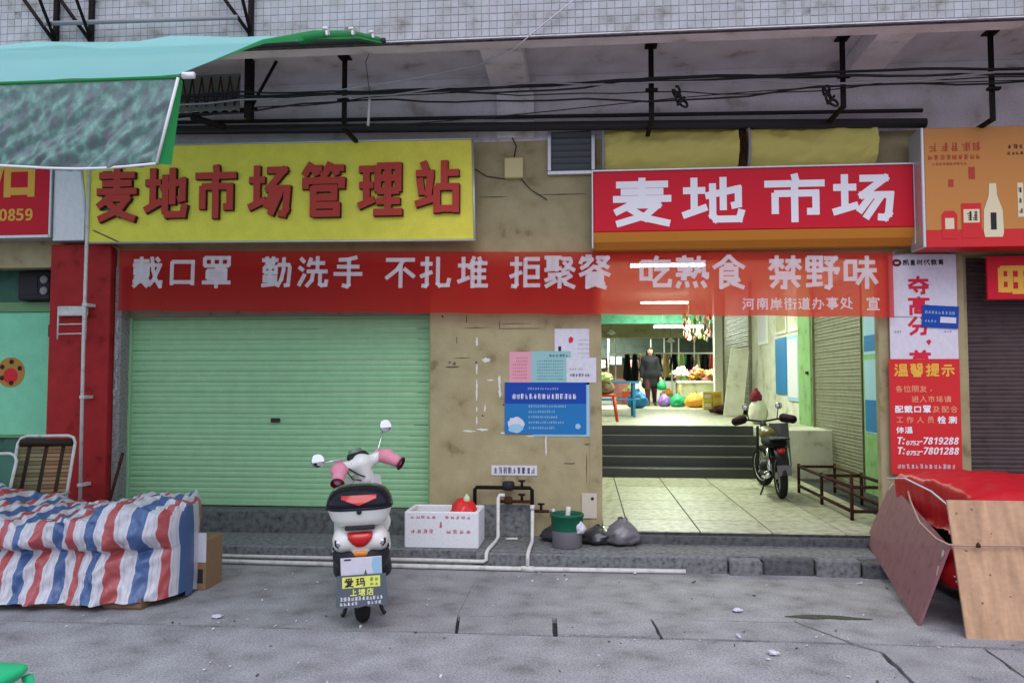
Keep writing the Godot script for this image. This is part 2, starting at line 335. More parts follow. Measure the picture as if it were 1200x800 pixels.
# bones [a, b, ra, rb] joined by a smooth minimum, meshed as surface nets
func flesh(st: SurfaceTool, bones: Array, k: float, cell: float, X := Transform3D()) -> void:
	var lo := Vector3.INF
	var hi := -Vector3.INF
	for b in bones:
		var r := maxf(b[2], b[3]) + k + 3 * cell
		lo = lo.min(b[0] - Vector3.ONE * r).min(b[1] - Vector3.ONE * r)
		hi = hi.max(b[0] + Vector3.ONE * r).max(b[1] + Vector3.ONE * r)
	var nx := int((hi.x - lo.x) / cell) + 2
	var ny := int((hi.y - lo.y) / cell) + 2
	var nz := int((hi.z - lo.z) / cell) + 2
	var d := PackedFloat32Array()
	d.resize(nx * ny * nz)
	d.fill(1.0)
	for b in bones:
		var A: Vector3 = b[0]; var B: Vector3 = b[1]; var ra: float = b[2]; var rb: float = b[3]
		var m := maxf(ra, rb) + k + 2 * cell
		var p0 := ((A.min(B) - Vector3.ONE * m - lo) / cell).floor()
		var p1 := ((A.max(B) + Vector3.ONE * m - lo) / cell).ceil()
		var ab := B - A
		var L := maxf(ab.length_squared(), 1e-9)
		for z in range(maxi(0, int(p0.z)), mini(nz, int(p1.z) + 1)):
			for y in range(maxi(0, int(p0.y)), mini(ny, int(p1.y) + 1)):
				for x in range(maxi(0, int(p0.x)), mini(nx, int(p1.x) + 1)):
					var p := lo + Vector3(x, y, z) * cell
					var t := clampf((p - A).dot(ab) / L, 0, 1)
					var e := p.distance_to(A + ab * t) - lerpf(ra, rb, t)
					var i := (z * ny + y) * nx + x
					var o := d[i]
					var h := clampf(.5 + .5 * (o - e) / k, 0, 1)
					d[i] = lerpf(o, e, h) - k * h * (1 - h) if o < .99 else e
	var at := {}
	var step := [0, 1, nx, nx + 1, nx * ny, nx * ny + 1, nx * ny + nx, nx * ny + nx + 1]
	for z in nz - 1:
		for y in ny - 1:
			for x in nx - 1:
				var i := (z * ny + y) * nx + x
				var inside := 0
				for s in step:
					if d[i + s] < 0: inside += 1
				if inside == 0 or inside == 8: continue
				var sum := Vector3.ZERO
				var n := 0
				for c in 8:
					for ax in 3:
						if c & (1 << ax): continue
						var e := c | (1 << ax)
						var v0 := d[i + step[c]]
						var v1 := d[i + step[e]]
						if (v0 < 0) != (v1 < 0):
							var q := Vector3(c & 1, (c >> 1) & 1, (c >> 2) & 1)
							q[ax] += v0 / (v0 - v1)
							sum += q
							n += 1
				at[i] = X * (lo + (Vector3(x, y, z) + sum / n) * cell)
	var off := [1, nx, nx * ny]
	for i in at:
		var v0 := d[i]
		for ax in 3:
			var v1 := d[i + off[ax]]
			if (v0 < 0) == (v1 < 0): continue
			var ou: int = off[(ax + 1) % 3]
			var ow: int = off[(ax + 2) % 3]
			var c := [i, i - ou, i - ou - ow, i - ow]
			if not (at.has(c[1]) and at.has(c[2]) and at.has(c[3])): continue
			if v0 < 0: quad(st, at[c[0]], at[c[1]], at[c[2]], at[c[3]])
			else: quad(st, at[c[3]], at[c[2]], at[c[1]], at[c[0]])

# crumpled sheeting: facets that meet in sharp ridges, about -.5 to .5
var crumple_a := FastNoiseLite.new()
var crumple_b := FastNoiseLite.new()
func crumple(x: float, y: float) -> float:
	if crumple_a.noise_type != FastNoiseLite.TYPE_CELLULAR:
		for n in [crumple_a, crumple_b]:
			n.noise_type = FastNoiseLite.TYPE_CELLULAR
			n.cellular_return_type = FastNoiseLite.RETURN_DISTANCE
			n.cellular_jitter = 1.0
			n.fractal_type = FastNoiseLite.FRACTAL_NONE
			n.frequency = 1.0
		crumple_b.seed = 9
	return (crumple_a.get_noise_2d(x, y) + .5) * .65 + (crumple_b.get_noise_2d(x * 2.3 + y * .7, y * 2.1 - x * .6) + .5) * .35 - .2

func body(bones: Array, k: float, cell: float) -> ArrayMesh:
	var st := S(true)
	flesh(st, bones, k, cell)
	return done(st)

# ---------------------------------------------------------------- lettering
func strokes(ch: String, w: float, h: float, sw: float, depth: float) -> ArrayMesh:
	var key := "%s %.4f %.4f %.4f %.4f" % [ch, w, h, sw, depth]
	if glyphs.has(key): return glyphs[key]
	var st := S()
	var idx := 0
	for line in G[ch].split(";"):
		var f: PackedFloat64Array = line.split_floats(" ", false)
		var p := []
		for i in range(0, f.size(), 2): p.append(Vector2((f[i] / 20 - .5) * w, (.5 - f[i + 1] / 20) * h))
		for i in p.size() - 1:
			var d: Vector2 = (p[i + 1] - p[i]).normalized()
			var n := Vector2(-d.y, d.x) * sw / 2
			var a: Vector2 = p[i] - d * (sw * .45 if i > 0 else sw * .12)
			var b: Vector2 = p[i + 1] + d * (sw * .45 if i < p.size() - 2 else sw * .12)
			var z := depth + idx * .0002
			var q := [a - n, b - n, b + n, a + n]
			var v := []
			for c in q: v.append(Vector3(c.x, c.y, z))
			quad(st, v[0], v[1], v[2], v[3])
			if depth > .004:
				for k in 4:
					var g: Vector3 = v[k]
					var e: Vector3 = v[(k + 1) % 4]
					quad(st, Vector3(g.x, g.y, 0), Vector3(e.x, e.y, 0), e, g)
			idx += 1
	glyphs[key] = done(st)
	return glyphs[key]

func write(parent: Node, text: String, at: Vector3, pitch: Vector2, w: float, h: float, sw: float, m: Material, depth := .001, nm := "character") -> void:   # at: centre of the first character
	for i in text.length():
		if text[i] == " ": continue
		part(parent, nm, strokes(text[i], w, h, sw, depth), m, at + Vector3(pitch.x, pitch.y, 0) * i)

func print_latin(parent: Node, text: String, at: Vector3, h: float, m: Material, bold := true, slant := 0.0, nm := "lettering", stretch := 1.0) -> void:   # at: left end of the base line
	var f := SystemFont.new()
	f.font_names = PackedStringArray(["Droid Sans"])
	f.font_weight = 700 if bold else 400
	var t := TextMesh.new()
	t.font = f
	t.text = text
	t.font_size = 32
	t.pixel_size = h / 24.0
	t.depth = .0015
	t.curve_step = 3
	t.horizontal_alignment = HORIZONTAL_ALIGNMENT_LEFT
	t.vertical_alignment = VERTICAL_ALIGNMENT_BOTTOM
	part(parent, nm, t, m, at, Basis(Vector3(stretch, 0, 0), Vector3(slant, 1, 0), Vector3(0, 0, 1)))

# a run of small print too fine to read: each sign a few bars
func small_print(parent: Node, nm: String, at: Vector3, n: int, h: float, pitch: float, m: Material, seed_: int) -> void:
	var r := RandomNumberGenerator.new()
	r.seed = seed_
	var st := S()
	for i in n:
		var x := at.x + i * pitch
		var w := pitch * .8
		var t := h * .095
		var k := 0
		for j in r.randi_range(3, 5):
			var y := h * (-.46 + .22 * j)
			var a := r.randf_range(0, .3) * w
			var b := r.randf_range(.7, 1) * w
			var z := at.z + k * .0002
			quad(st, Vector3(x + a, at.y + y, z), Vector3(x + b, at.y + y, z), Vector3(x + b, at.y + y + t, z), Vector3(x + a, at.y + y + t, z))
			k += 1
		for j in r.randi_range(1, 3):
			var a := r.randf_range(.05, .88) * w
			var z := at.z + k * .0002
			quad(st, Vector3(x + a, at.y - h * .48, z), Vector3(x + a + t, at.y - h * .48, z), Vector3(x + a + t, at.y + h * .48, z), Vector3(x + a, at.y + h * .48, z))
			k += 1
	part(parent, nm, done(st), m)

# a ragged flat patch, x-y plane, facing +z
func patch(r0: RandomNumberGenerator, w: float, h: float, rag := .35, n := 14) -> ArrayMesh:
	var st := S()
	var p := []
	for i in n:
		var a := TAU * i / n
		var k := 1.0 - rag * r0.randf()
		p.append(Vector3(cos(a) * w / 2 * k, sin(a) * h / 2 * k, 0))
	for i in n: tri(st, Vector3.ZERO, p[i], p[(i + 1) % n])
	return done(st)

func _ready() -> void:
	rng.seed = 20
	# camera
	var cam := Camera3D.new()
	add_child(cam)
	cam.fov = 46.1
	cam.near = .05
	cam.far = 400.0
	cam.position = Vector3(0, 1.5, 0)
	cam.rotation = Vector3(deg_to_rad(2.92), deg_to_rad(5.28), 0)
	cam.current = true
	# sky: an even overcast, and a very soft sun
	var env := Environment.new()
	env.background_mode = Environment.BG_SKY
	env.sky = Sky.new()
	var sm := ProceduralSkyMaterial.new()
	sm.sky_top_color = Color(.80, .82, .92)
	sm.sky_horizon_color = Color(.80, .80, .89)
	sm.sky_curve = .3
	sm.ground_bottom_color = Color(.4, .4, .42)
	sm.ground_horizon_color = Color(.5, .5, .53)
	sm.sky_energy_multiplier = 1.0
	env.sky.sky_material = sm
	env.background_energy_multiplier = 1.0
	env.tonemap_mode = Environment.TONE_MAPPER_LINEAR
	env.tonemap_exposure = 1.72
	env.sdfgi_enabled = true
	env.ssao_enabled = true
	env.ssil_enabled = true
	var we := WorldEnvironment.new()
	we.environment = env
	add_child(we)
	var sun := DirectionalLight3D.new()
	sun.light_energy = .25
	sun.light_angular_distance = 40.0
	sun.light_color = Color(1, .985, .98)
	sun.shadow_enabled = true
	sun.sky_mode = DirectionalLight3D.SKY_MODE_LIGHT_ONLY
	sun.rotation_degrees = Vector3(-50, 8, 0)
	add_child(sun)
	make_materials()
	build_street()
	build_facade()
	build_hall()
	build_signs()
	build_awning()
	build_overhead()
	build_left()
	build_middle()
	build_right()
	build_market()
	build_litter()

func make_materials() -> void:
	var W := Color.WHITE
	var grey_tex := surface_picture(3, .009, [Color(.68, .68, .68), Color(.79, .79, .785), Color(.865, .86, .86), Color(.90, .90, .90), Color(.94, .94, .94), W], .19, 1024, .08, 7)
	var stain_tex := surface_picture(9, .014, [Color(.70, .67, .62), Color(.90, .89, .87), Color(.94, .935, .925), Color(.965, .96, .955), W], .035, 512, .003)
	var fine_tex := surface_picture(14, .03, [Color(.94, .94, .94), Color(.97, .97, .97), W], .025, 256)
	var grime_tex := surface_picture(21, .03, [Color(.5, .48, .47), Color(.76, .755, .75), Color(.87, .87, .87), Color(.93, .93, .93), W], .10, 512, .01)
	var tile_tex := surface_picture(33, .02, [Color(.72, .66, .55), Color(.92, .9, .85), W], .04, 512)
	var rust_tex := surface_picture(41, .06, [Color(.25, .14, .1), Color(.55, .38, .3), Color(.8, .7, .65), W], .15, 256, .01)
	var wood := FastNoiseLite.new()
	wood.seed = 5; wood.frequency = .02
	mat("slab", Color(.385, .38, .385), .85, grey_tex, .31, .5)
	mat("slab2", Color(.405, .40, .41), .85, grey_tex, .27, .5)
	mat("slab3", Color(.25, .245, .265), .85, grey_tex, .5, .5)
	mat("joint", Color(.075, .075, .075), .95, grime_tex, 1.0)
	mat("ledge", Color(.24, .245, .245), .85, grime_tex, 1.1, .5)
	mat("kerb", Color(.13, .13, .135), .85, grime_tex, .9, .6)
	mat("khaki", Color(.43, .365, .205), .75, stain_tex, .45, .15)
	mat("lavender", Color(.79, .745, .78), .85, stain_tex, .35, .1)
	mat("lavender2", Color(.87, .83, .86), .85, stain_tex, .4, .1)
	mat("mosaic_base", Color(.38, .39, .395), .85, grime_tex, .8)
	for i in 4: mat("mosaic%d" % i, [Color(.45, .475, .485), Color(.48, .50, .52), Color(.42, .445, .455), Color(.46, .47, .50)][i], .4, stain_tex, .5)
	mat("red_pillar", Color(.42, .028, .028), .7, stain_tex, .6)
	mat("peeled", Color(.38, .36, .35), .9, grime_tex, 2.2, .8)
	mat("green_shutter", Color(.31, .56, .30), .55, fine_tex, .8)
	mat("brown_shutter", Color(.085, .058, .058), .5, stain_tex, .8)
	mat("grey_shutter", Color(.23, .23, .16), .45, stain_tex, .8)
	mat("steel_dark", Color(.035, .033, .035), .55, fine_tex, 3.0)
	mat("black_iron", Color(.022, .02, .022), .7, rust_tex, 3.0)
	mat("rust", Color(.13, .075, .05), .85, rust_tex, 3.0, .4)
	mat("pipe_white", Color(.72, .71, .68), .5, stain_tex, 1.5)
	mat("cable", Color(.03, .028, .03), .7)
	mat("cable_grey", Color(.3, .29, .3), .7)
	mat("paper_white", Color(.68, .66, .72), .75, fine_tex, 2.0)
	mat("ink", Color(.03, .03, .035), .8)
	mat("white", Color(.78, .77, .77), .5)
	mat("white_ink", Color(.80, .78, .80), .6)
	mat("plaster", Color(.68, .68, .58), .8, stain_tex, .4)
	mat("green_wall", Color(.26, .47, .20), .7, stain_tex, .5)
	mat("teal_beam", Color(.12, .40, .27), .6, stain_tex, .5)
	mat("floor_tile_a", Color(.53, .55, .45), .42, tile_tex, .9)
	mat("floor_tile_b", Color(.50, .52, .43), .42, tile_tex, .8)
	mat("floor_tile_c", Color(.56, .58, .49), .45, tile_tex, 1.1)
	mat("hall_floor", Color(.50, .51, .45), .4, tile_tex, .6)
	mat("stair", Color(.045, .047, .045), .3, fine_tex, 2.0)
	mat("nosing", Color(.16, .17, .16), .5)
	var t := mat("lamp_glow", Color(.9, .9, .88), .4)
	t.emission_enabled = true
	t.emission = Color(.93, 1, .96)
	t.emission_energy_multiplier = 30.0
	mat("yellow_sign", Color(.84, .745, .085), .45, fine_tex, .7)
	mat("sign_red", Color(.58, .010, .025), .5)
	mat("letter_red", Color(.47, .05, .035), .5)
	mat("letter_side_shadow", Color(.05, .012, .01), .6)
	mat("sign_orange", Color(.55, .21, .03), .4)
	mat("alu", Color(.6, .6, .6), .4, fine_tex, 2.0, 0.0, .6)
	mat("ad_orange", Color(.52, .22, .055), .4)
	mat("ad_red", Color(.60, .028, .03), .5)
	mat("gold", Color(.75, .42, .06), .5)
	mat("peach", Color(.72, .28, .16), .5)
	mat("blue_poster", Color(.02, .17, .42), .45)
	mat("blue_dark", Color(.012, .06, .33), .5)
	mat("pale_blue", Color(.32, .52, .66), .7)
	mat("teal_paper", Color(.28, .50, .50), .75)
	mat("pink_paper", Color(.70, .33, .38), .75)
	mat("pink", Color(.78, .30, .38), .75, fine_tex, 4.0)
	mat("black_gloss", Color(.012, .012, .018), .16).metallic_specular = .3
	mat("rubber", Color(.018, .018, .018), .85, fine_tex, 6.0)
	mat("black_plastic", Color(.022, .022, .024), .45)
	mat("scooter_white", Color(.74, .73, .68), .25)
	t = mat("tail_red", Color(.50, .012, .012), .12)
	mat("amber", Color(.75, .22, .03), .15)
	mat("chrome", Color(.7, .7, .72), .15, null, 1.0, 0.0, 1.0)
	mat("mirror", Color(.8, .82, .82), .03, null, 1.0, 0.0, 1.0)
	mat("plate_grey", Color(.10, .12, .14), .5, fine_tex, 4.0)
	mat("lemon", Color(.68, .70, .14), .5)
	mat("foam", Color(.80, .79, .80), .85, fine_tex, 5.0, .2)
	mat("print_red", Color(.52, .06, .10), .8)
	mat("bag_red", Color(.66, .02, .02), .3)
	mat("bag_green", Color(.03, .30, .12), .35)
	mat("bag_black", Color(.04, .04, .045), .28)
	mat("bag_grey", Color(.16, .15, .16), .3)
	mat("bag_purple", Color(.25, .14, .42), .4)
	mat("bag_blue", Color(.03, .2, .45), .4)
	mat("bucket_green", Color(.012, .11, .06), .4)
	mat("plywood", Color(.62, .39, .24), .7, null)
	mat("plum_board", Color(.28, .125, .14), .6, stain_tex, 1.2)
	mat("red_sheet", Color(.48, .01, .018), .48)
	mat("mint", Color(.24, .70, .42), .4, fine_tex, .6)
	mat("dark_green", Color(.055, .16, .11), .5, stain_tex, .8)
	mat("frame_green", Color(.16, .30, .14), .6)
	mat("cardboard", Color(.30, .19, .10), .85, fine_tex, 3.0)
	mat("crate_wood", Color(.22, .14, .085), .85, fine_tex, 3.0)
	mat("bamboo", Color(.17, .12, .055), .6)
	mat("bamboo2", Color(.26, .19, .09), .6)
	mat("cloth_yellow", Color(.62, .54, .15), .8, stain_tex, 1.0)
	mat("coat", Color(.012, .012, .015), .8)
	mat("trousers", Color(.05, .014, .016), .85)
	mat("skin", Color(.38, .22, .16), .55)
	mat("hair", Color(.012, .01, .01), .5)
	mat("shoe", Color(.10, .09, .06), .7)
	mat("blue_table", Color(.03, .17, .34), .5)
	mat("stool_red", Color(.58, .05, .03), .4)
	mat("box_yellow", Color(.72, .55, .07), .6)
	mat("kraft", Color(.55, .40, .2), .8)
	mat("green_leaf", Color(.14, .32, .06), .6)
	mat("veg_pale", Color(.55, .66, .26), .6)
	mat("fruit_orange", Color(.72, .30, .05), .5)
	mat("fruit_red", Color(.55, .06, .04), .5)
	mat("meat_pink", Color(.66, .25, .22), .6)
	mat("hall_khaki", Color(.42, .42, .27), .7, stain_tex, .4)
	mat("hall_grey", Color(.10, .13, .12), .7, stain_tex, .4)
	mat("hall_pink", Color(.75, .52, .45), .7)
	mat("hall_white", Color(.76, .76, .72), .7)
	mat("bottle_glass", Color(.66, .60, .36), .3)
	# plywood: grain drawn out along the sheet
	var ply := mats["plywood"] as StandardMaterial3D
	var img := Image.create(256, 512, false, Image.FORMAT_RGB8)
	var n := FastNoiseLite.new()
	n.seed = 8; n.frequency = .02; n.fractal_octaves = 4
	var n2 := FastNoiseLite.new()
	n2.seed = 12; n2.frequency = .06
	for y in 512:
		for x in 256:
			var k := .86 + .16 * n.get_noise_2d(x * 2.2, y * .25) + .06 * n2.get_noise_2d(x * 1.0, y * 1.0)
			var s := n2.get_noise_2d(x * .45 + 300, y * .45)
			if s > .52: k *= 1.0 - (s - .52) * 1.3
			img.set_pixel(x, y, Color(k, k * .99, k * .97))
	ply.albedo_texture = ImageTexture.create_from_image(img)
	ply.uv1_triplanar = true
	ply.uv1_scale = Vector3(1.1, .9, 1.1)
	sheet_mat("banner", Color(.55, .008, .012), .83, Color(.95, .14, .11))
	sheet_mat("banner_text", Color(.80, .78, .80), .62, Color(.20, .10, .10))
	sheet_mat("awning", Color(.34, .84, .80), .82, Color(.62, 1.0, .96), .6)
	sheet_mat("awning_hem", Color(.02, .22, .06), 1.0, Color(.05, .35, .1), .5)
	sheet_mat("yellow_roll", Color(.60, .52, .14), 1.0, Color(.1, .08, .02), .8)

# ---------------------------------------------------------------- ground
func slab_mesh(poly: Array, top: float, thick: float, rag: float, r: RandomNumberGenerator) -> ArrayMesh:   # poly in x, z
	var p := PackedVector2Array()
	for i in poly.size():
		var a: Vector2 = poly[i]
		var b: Vector2 = poly[(i + 1) % poly.size()]
		var n := maxi(1, mini(60, int(a.distance_to(b) / .07)))
		var nor := (b - a).normalized().orthogonal()
		for k in n:
			var q := a.lerp(b, float(k) / n)
			if k > 0:
				q += nor * rag * r.randf_range(-1, .4)
				if r.randf() < .05: q -= nor * rag * 2.0
			p.append(q)
	var st := S()
	var X := Transform3D(Basis(Vector3.RIGHT, Vector3(0, 0, 1), Vector3(0, 1, 0)), Vector3(0, top, 0))   # x, y, z -> x, height, z
	# mirrored frame: flip the winding by hand
	var t := Geometry2D.triangulate_polygon(p)
	for i in range(0, t.size(), 3):
		var f := [X * Vector3(p[t[i]].x, p[t[i]].y, 0), X * Vector3(p[t[i + 1]].x, p[t[i + 1]].y, 0), X * Vector3(p[t[i + 2]].x, p[t[i + 2]].y, 0)]
		face(st, f, Vector3(0, -50, 0))
	var mid := Vector3.ZERO
	for v in p: mid += Vector3(v.x, top, v.y)
	mid /= p.size()
	for i in p.size():
		var a := p[i]
		var b := p[(i + 1) % p.size()]
		face(st, [Vector3(a.x, top, a.y), Vector3(b.x, top, b.y), Vector3(b.x, top - thick, b.y), Vector3(a.x, top - thick, a.y)], mid)
	return done(st)

func build_street() -> void:
	var r := RandomNumberGenerator.new()
	r.seed = 4
	var g := setting("ground", span(-90, 90, -.6, -.035, -6.9, 60), mats.joint)
	var road := Node3D.new()
	road.name = "road"
	road.set_meta("kind", "structure")
	add_child(road)
	var V := func(a: Array): return a.map(func(q): return Vector2(q[0], q[1]))
	# far row, behind the long joint: from the ledge to z -4.85
	part(road, "slab", slab_mesh(V.call([[-14, -6.6], [-.8485, -6.6], [-.834, -5.2], [-.795, -4.856], [-14, -4.80]]), 0, .05, .0015, r), mats.slab)
	part(road, "slab", slab_mesh(V.call([[-.848, -6.6], [1.30, -6.6], [1.30, -5.25], [-.215, -5.212], [-.832, -5.205]]), .0, .05, .0006, r), mats.slab)
	part(road, "slab", slab_mesh(V.call([[-.815, -5.20], [-.225, -5.207], [-.205, -4.868], [-.775, -4.858]]), -.003, .05, .004, r), mats.slab)
	part(road, "slab", slab_mesh(V.call([[-.195, -5.205], [.395, -5.225], [.425, -4.866], [-.175, -4.868]]), .004, .05, .003, r), mats.slab2)
	part(road, "slab", slab_mesh(V.call([[.41, -5.228], [1.302, -5.238], [1.50, -4.868], [.445, -4.866]]), 0, .05, .003, r), mats.slab)
	part(road, "slab", slab_mesh(V.call([[1.3002, -6.6], [14, -6.6], [14, -4.86], [1.53, -4.868], [1.318, -5.236], [1.3002, -5.3]]), .0, .05, .0003, r), mats.slab)
	# near row
	part(road, "slab", slab_mesh(V.call([[-14, -4.77], [-.79, -4.828], [1.50, -4.836], [1.62, -4.71], [1.50, 0], [-14, 0]]), 0, .05, .006, r), mats.slab2)
	part(road, "slab", slab_mesh(V.call([[1.545, -4.836], [2.22, -4.832], [2.10, 0], [1.52, 0], [1.64, -4.71]]), .002, .05, .004, r), mats.slab)
	part(road, "slab", slab_mesh(V.call([[2.24, -4.830], [14, -4.83], [14, 0], [2.12, 0]]), -.002, .05, .004, r), mats.slab2)
	part(road, "slab", slab_mesh(V.call([[-14, .012], [14, .012], [14, 30], [-14, 30]]), 0, .05, .003, r), mats.slab)
	# patches of darker wet grime and mossy mortar lying in hollows of the concrete
	var moss := mat("moss", Color(.10, .105, .07), .9, mats.joint.albedo_texture, 3.0)
	part(road, "moss_patch", slab_mesh(V.call([[1.26, -5.36], [1.42, -5.41], [1.62, -5.40], [1.80, -5.345], [1.62, -5.325], [1.44, -5.32]]), .006, .004, .01, r), moss)
	# ledge before the facade
	var ledge := setting("pavement_ledge", span(-14, 2.9, -.2, .13, -7.6, -6.60, .012), mats.ledge)
	part(ledge, "ledge_edge", span(-.9, 1.1, -.2, .126, -6.599, -6.50, .012), mats.ledge)
	# kerb stones at the right end
	var x := 1.11
	for k in [[.26, .112, .01], [.40, .125, .05], [.34, .13, .02], [.5, .115, 0.0], [.6, .12, .02]]:
		part(ledge, "kerb_stone", span(x, x + k[0] - .012, -.2, k[1], -6.598, -6.44 - k[2], .014), [mats.ledge, mats.kerb, mats.ledge, mats.ledge, mats.kerb][int(x * 3) % 5])
		x += k[0]
	# step up to the tiled entrance
	setting("entrance_step", span(.14, 2.9, .05, .205, -7.6, -6.97, .01), mats.kerb)
	# left sill under the green shutter
	setting("shutter_sill", span(-4.38, -1.42, .1, .335, -7.6, -7.16, .015), mat("sill", Color(.15, .16, .15), .9, mats.ledge.albedo_texture, .8, .5))

# ---------------------------------------------------------------- facade
func build_facade() -> void:
	var b := thing("market_building", "market building with mosaic tiled canopy, khaki plaster wall and red corner pillar", "building", Vector3(0, 0, FZ))
	var F := func(nm, x0, x1, y0, y1, z0, z1, m, bev := 0.0): return part(b, nm, span(x0, x1, y0, y1, z0 - FZ, z1 - FZ, bev), m)
	# canopy: edge wall with mosaic, slab, beams
	var fascia: MeshInstance3D = F.call("fascia", -14, 14, 4.152, 9, -6.2, -6.0, mats.mosaic_base)
	F.call("canopy_slab", -14, 14, 4.302, 4.6, -7.6, -6.202, mats.lavender)
	for k in [[-.84, -.5], [2.24, 2.53], [-4.1, -3.8], [5.4, 5.7]]:
		F.call("canopy_beam", k[0], k[1], 4.154, 4.301, -7.199, -6.201, mats.lavender2, .006)
	F.call("canopy_edge_beam", -14, 14, 4.14, 4.151, -6.2, -6.0, mats.lavender2)
	F.call("building_mass", -14, 14, 4.61, 9, -40, -6.21, mats.lavender)
	# mosaic tiles: the 300 that show largest are single pieces, the others one piece
	var tile := bx(Vector3(.0555, .0555, .006), .0015)
	var spots := []
	for row in 14:
		for col in 146:
			var p := Vector3(-5.2 + col * .06, 4.185 + row * .06, .0)
			if p.y > 4.22 + (2.6 - p.x) * .055 + .12: continue
			spots.append(p)
	spots.sort_custom(func(a, c): return a.distance_squared_to(Vector3(.6, 4.2, 0)) < c.distance_squared_to(Vector3(.6, 4.2, 0)))
	var rr := RandomNumberGenerator.new()
	rr.seed = 7
	var rest := {0: S(), 1: S(), 2: S(), 3: S()}
	for i in spots.size():
		var p: Vector3 = spots[i] + Vector3(0, 0, -6.0 - FZ - .0005 + rr.randf_range(0, .0015))
		var m := rr.randi_range(0, 3)
		if rr.randf() < .012: continue
		var turn := Basis.from_euler(Vector3(rr.randf_range(-.012, .012), rr.randf_range(-.012, .012), rr.randf_range(-.01, .01)))
		if i < 300: part(fascia, "mosaic_tile", tile, mats["mosaic%d" % m], p, turn)
		else: box(rest[m], p, Vector3(.0555, .0555, .006), 0.0, turn)
	for m in 4: part(fascia, "mosaic_tiles", done(rest[m]), mats["mosaic%d" % m]).set_meta("kind", "stuff")
	# dark crack line and drips along the tile foot are real: a lip of mortar
	F.call("drip_lip", -14, 14, 4.128, 4.139, -6.03, -5.99, mats.kerb)
	# walls
	F.call("upper_wall", -14, 14, 3.70, 4.30, -7.6, -7.2, mats.lavender)
	F.call("pilaster", -.80, -.46, 3.72, 4.152, -7.198, -7.14, mats.lavender2)
	F.call("lintel_wall", -14, 14, 2.60, 3.698, -7.35, -7.2, mats.khaki)
	F.call("middle_wall", -1.42, .135, .128, 2.598, -7.6, -7.2, mats.khaki, .008)
	F.call("corner_strip", .03, .138, .14, 2.1, -7.199, -7.193, mats.khaki)
	F.call("door_jamb", 2.52, 2.66, .128, 2.598, -7.28, -7.19, mats.khaki, .006)
	F.call("right_wall", 2.661, 3.24, .1, 2.598, -7.28, -7.2, mats.khaki)
	F.call("return_wall", 3.20, 3.30, .1, 2.598, -7.64, -7.281, mats.khaki)
	F.call("far_right_wall", 5.2, 14, .0, 2.598, -7.6, -7.2, mats.khaki)
	F.call("corner_pillar", -5.04, -4.44, -.05, 2.80, -7.7, -7.10, mats.red_pillar, .008)
	F.call("peeled_jamb", -4.438, -4.37, -.05, 2.598, -7.7, -7.17, mats.peeled, .012)
	F.call("shutter_head", -4.369, -1.421, 2.12, 2.598, -7.6, -7.30, mats.grey_shutter)
	F.call("left_shop_wall", -14, -5.041, 0, 2.598, -7.9, -7.55, mats.dark_green)
	# white scrapings of torn posters and paste on the middle wall
	var glue := mat("old_paste", Color(.70, .68, .62), .9)
	for k in [[-.985, 1.86, .03, .09], [-.985, 1.62, .022, .12], [-.985, 1.44, .026, .24], [-.985, 1.26, .018, .07], [-.985, 1.16, .02, .10], [-.90, 1.70, .10, .055], [-.86, 1.52, .07, .02], [-.78, 1.50, .03, .16], [-.775, 1.40, .035, .12], [-.91, 1.27, .02, .08], [-1.05, 1.06, .16, .022], [-.93, 1.075, .13, .03], [-.72, 1.045, .18, .02], [-.36, .98, .02, .3], [-.36, .9, .018, .16], [-.985, 1.9, .02, .02], [-.5, 1.02, .1, .015], [.105, 1.06, .012, .2]]:
		part(b, "paste_mark", patch(rr, k[2], k[3], .55, 16), glue, Vector3(k[0], k[1], .0018 + rr.randf() * .0008))
	# scratches and drilled holes
	var scratch := mat("scratch", Color(.13, .10, .07), .9)
	for k in [[-1.17, 1.88, .012, .10], [-1.12, 1.72, .2, .012], [-.98, 1.995, .32, .012], [-.6, 1.985, .6, .012], [-.63, 2.03, .35, .01], [-1.08, 2.08, .015, .1], [-.78, 2.02, .012, .12], [-1.2, 1.64, .16, .02], [-1.19, 1.67, .03, .05], [-.83, 3.19, .35, .015], [-.2, 3.2, .6, .012], [-.15, .78, .16, .014], [.0, .74, .012, .3], [.02, .95, .10, .018]]:
		part(b, "scratch", patch(rr, k[2], k[3], .5, 12), scratch, Vector3(k[0], k[1], .0016))
	for k in [[-1.235, 1.68], [-.99, 1.68], [-.74, 1.30], [-.93, 1.20], [-1.3, 2.1]]:
		part(b, "drilled_hole", patch(rr, .022, .02, .4, 10), mats.ink, Vector3(k[0], k[1], .0022))
	# flaking edges of the red paint on the peeled jamb
	var flake := mat("old_plaster", Color(.55, .53, .5), .9, mats.peeled.albedo_texture, 3.0)
	for i in 16:
		part(b, "plaster_flake", patch(rr, rr.randf_range(.02, .05), rr.randf_range(.04, .16), .5, 10), flake, Vector3(-4.405 + rr.randf_range(-.012, .012), rr.randf_range(1.15, 2.15), .0325 + i * .0004))

func slat_mesh(len_: float, pitch: float) -> ArrayMesh:
	var st := S()
	var prof := [Vector2(0, 0), Vector2(.004, .0), Vector2(.008, pitch * .12), Vector2(.010, pitch * .28), Vector2(.008, pitch * .44), Vector2(.0045, pitch * .52), Vector2(.008, pitch * .60), Vector2(.010, pitch * .74), Vector2(.007, pitch * .9), Vector2(.002, pitch * .97), Vector2(0, pitch * .97)]
	var p := PackedVector2Array(prof)
	prism(st, p, -len_ / 2, len_ / 2, Transform3D(Basis(Vector3(0, 0, 1), Vector3(0, 1, 0), Vector3(-1, 0, 0)), Vector3.ZERO))
	return done(st)

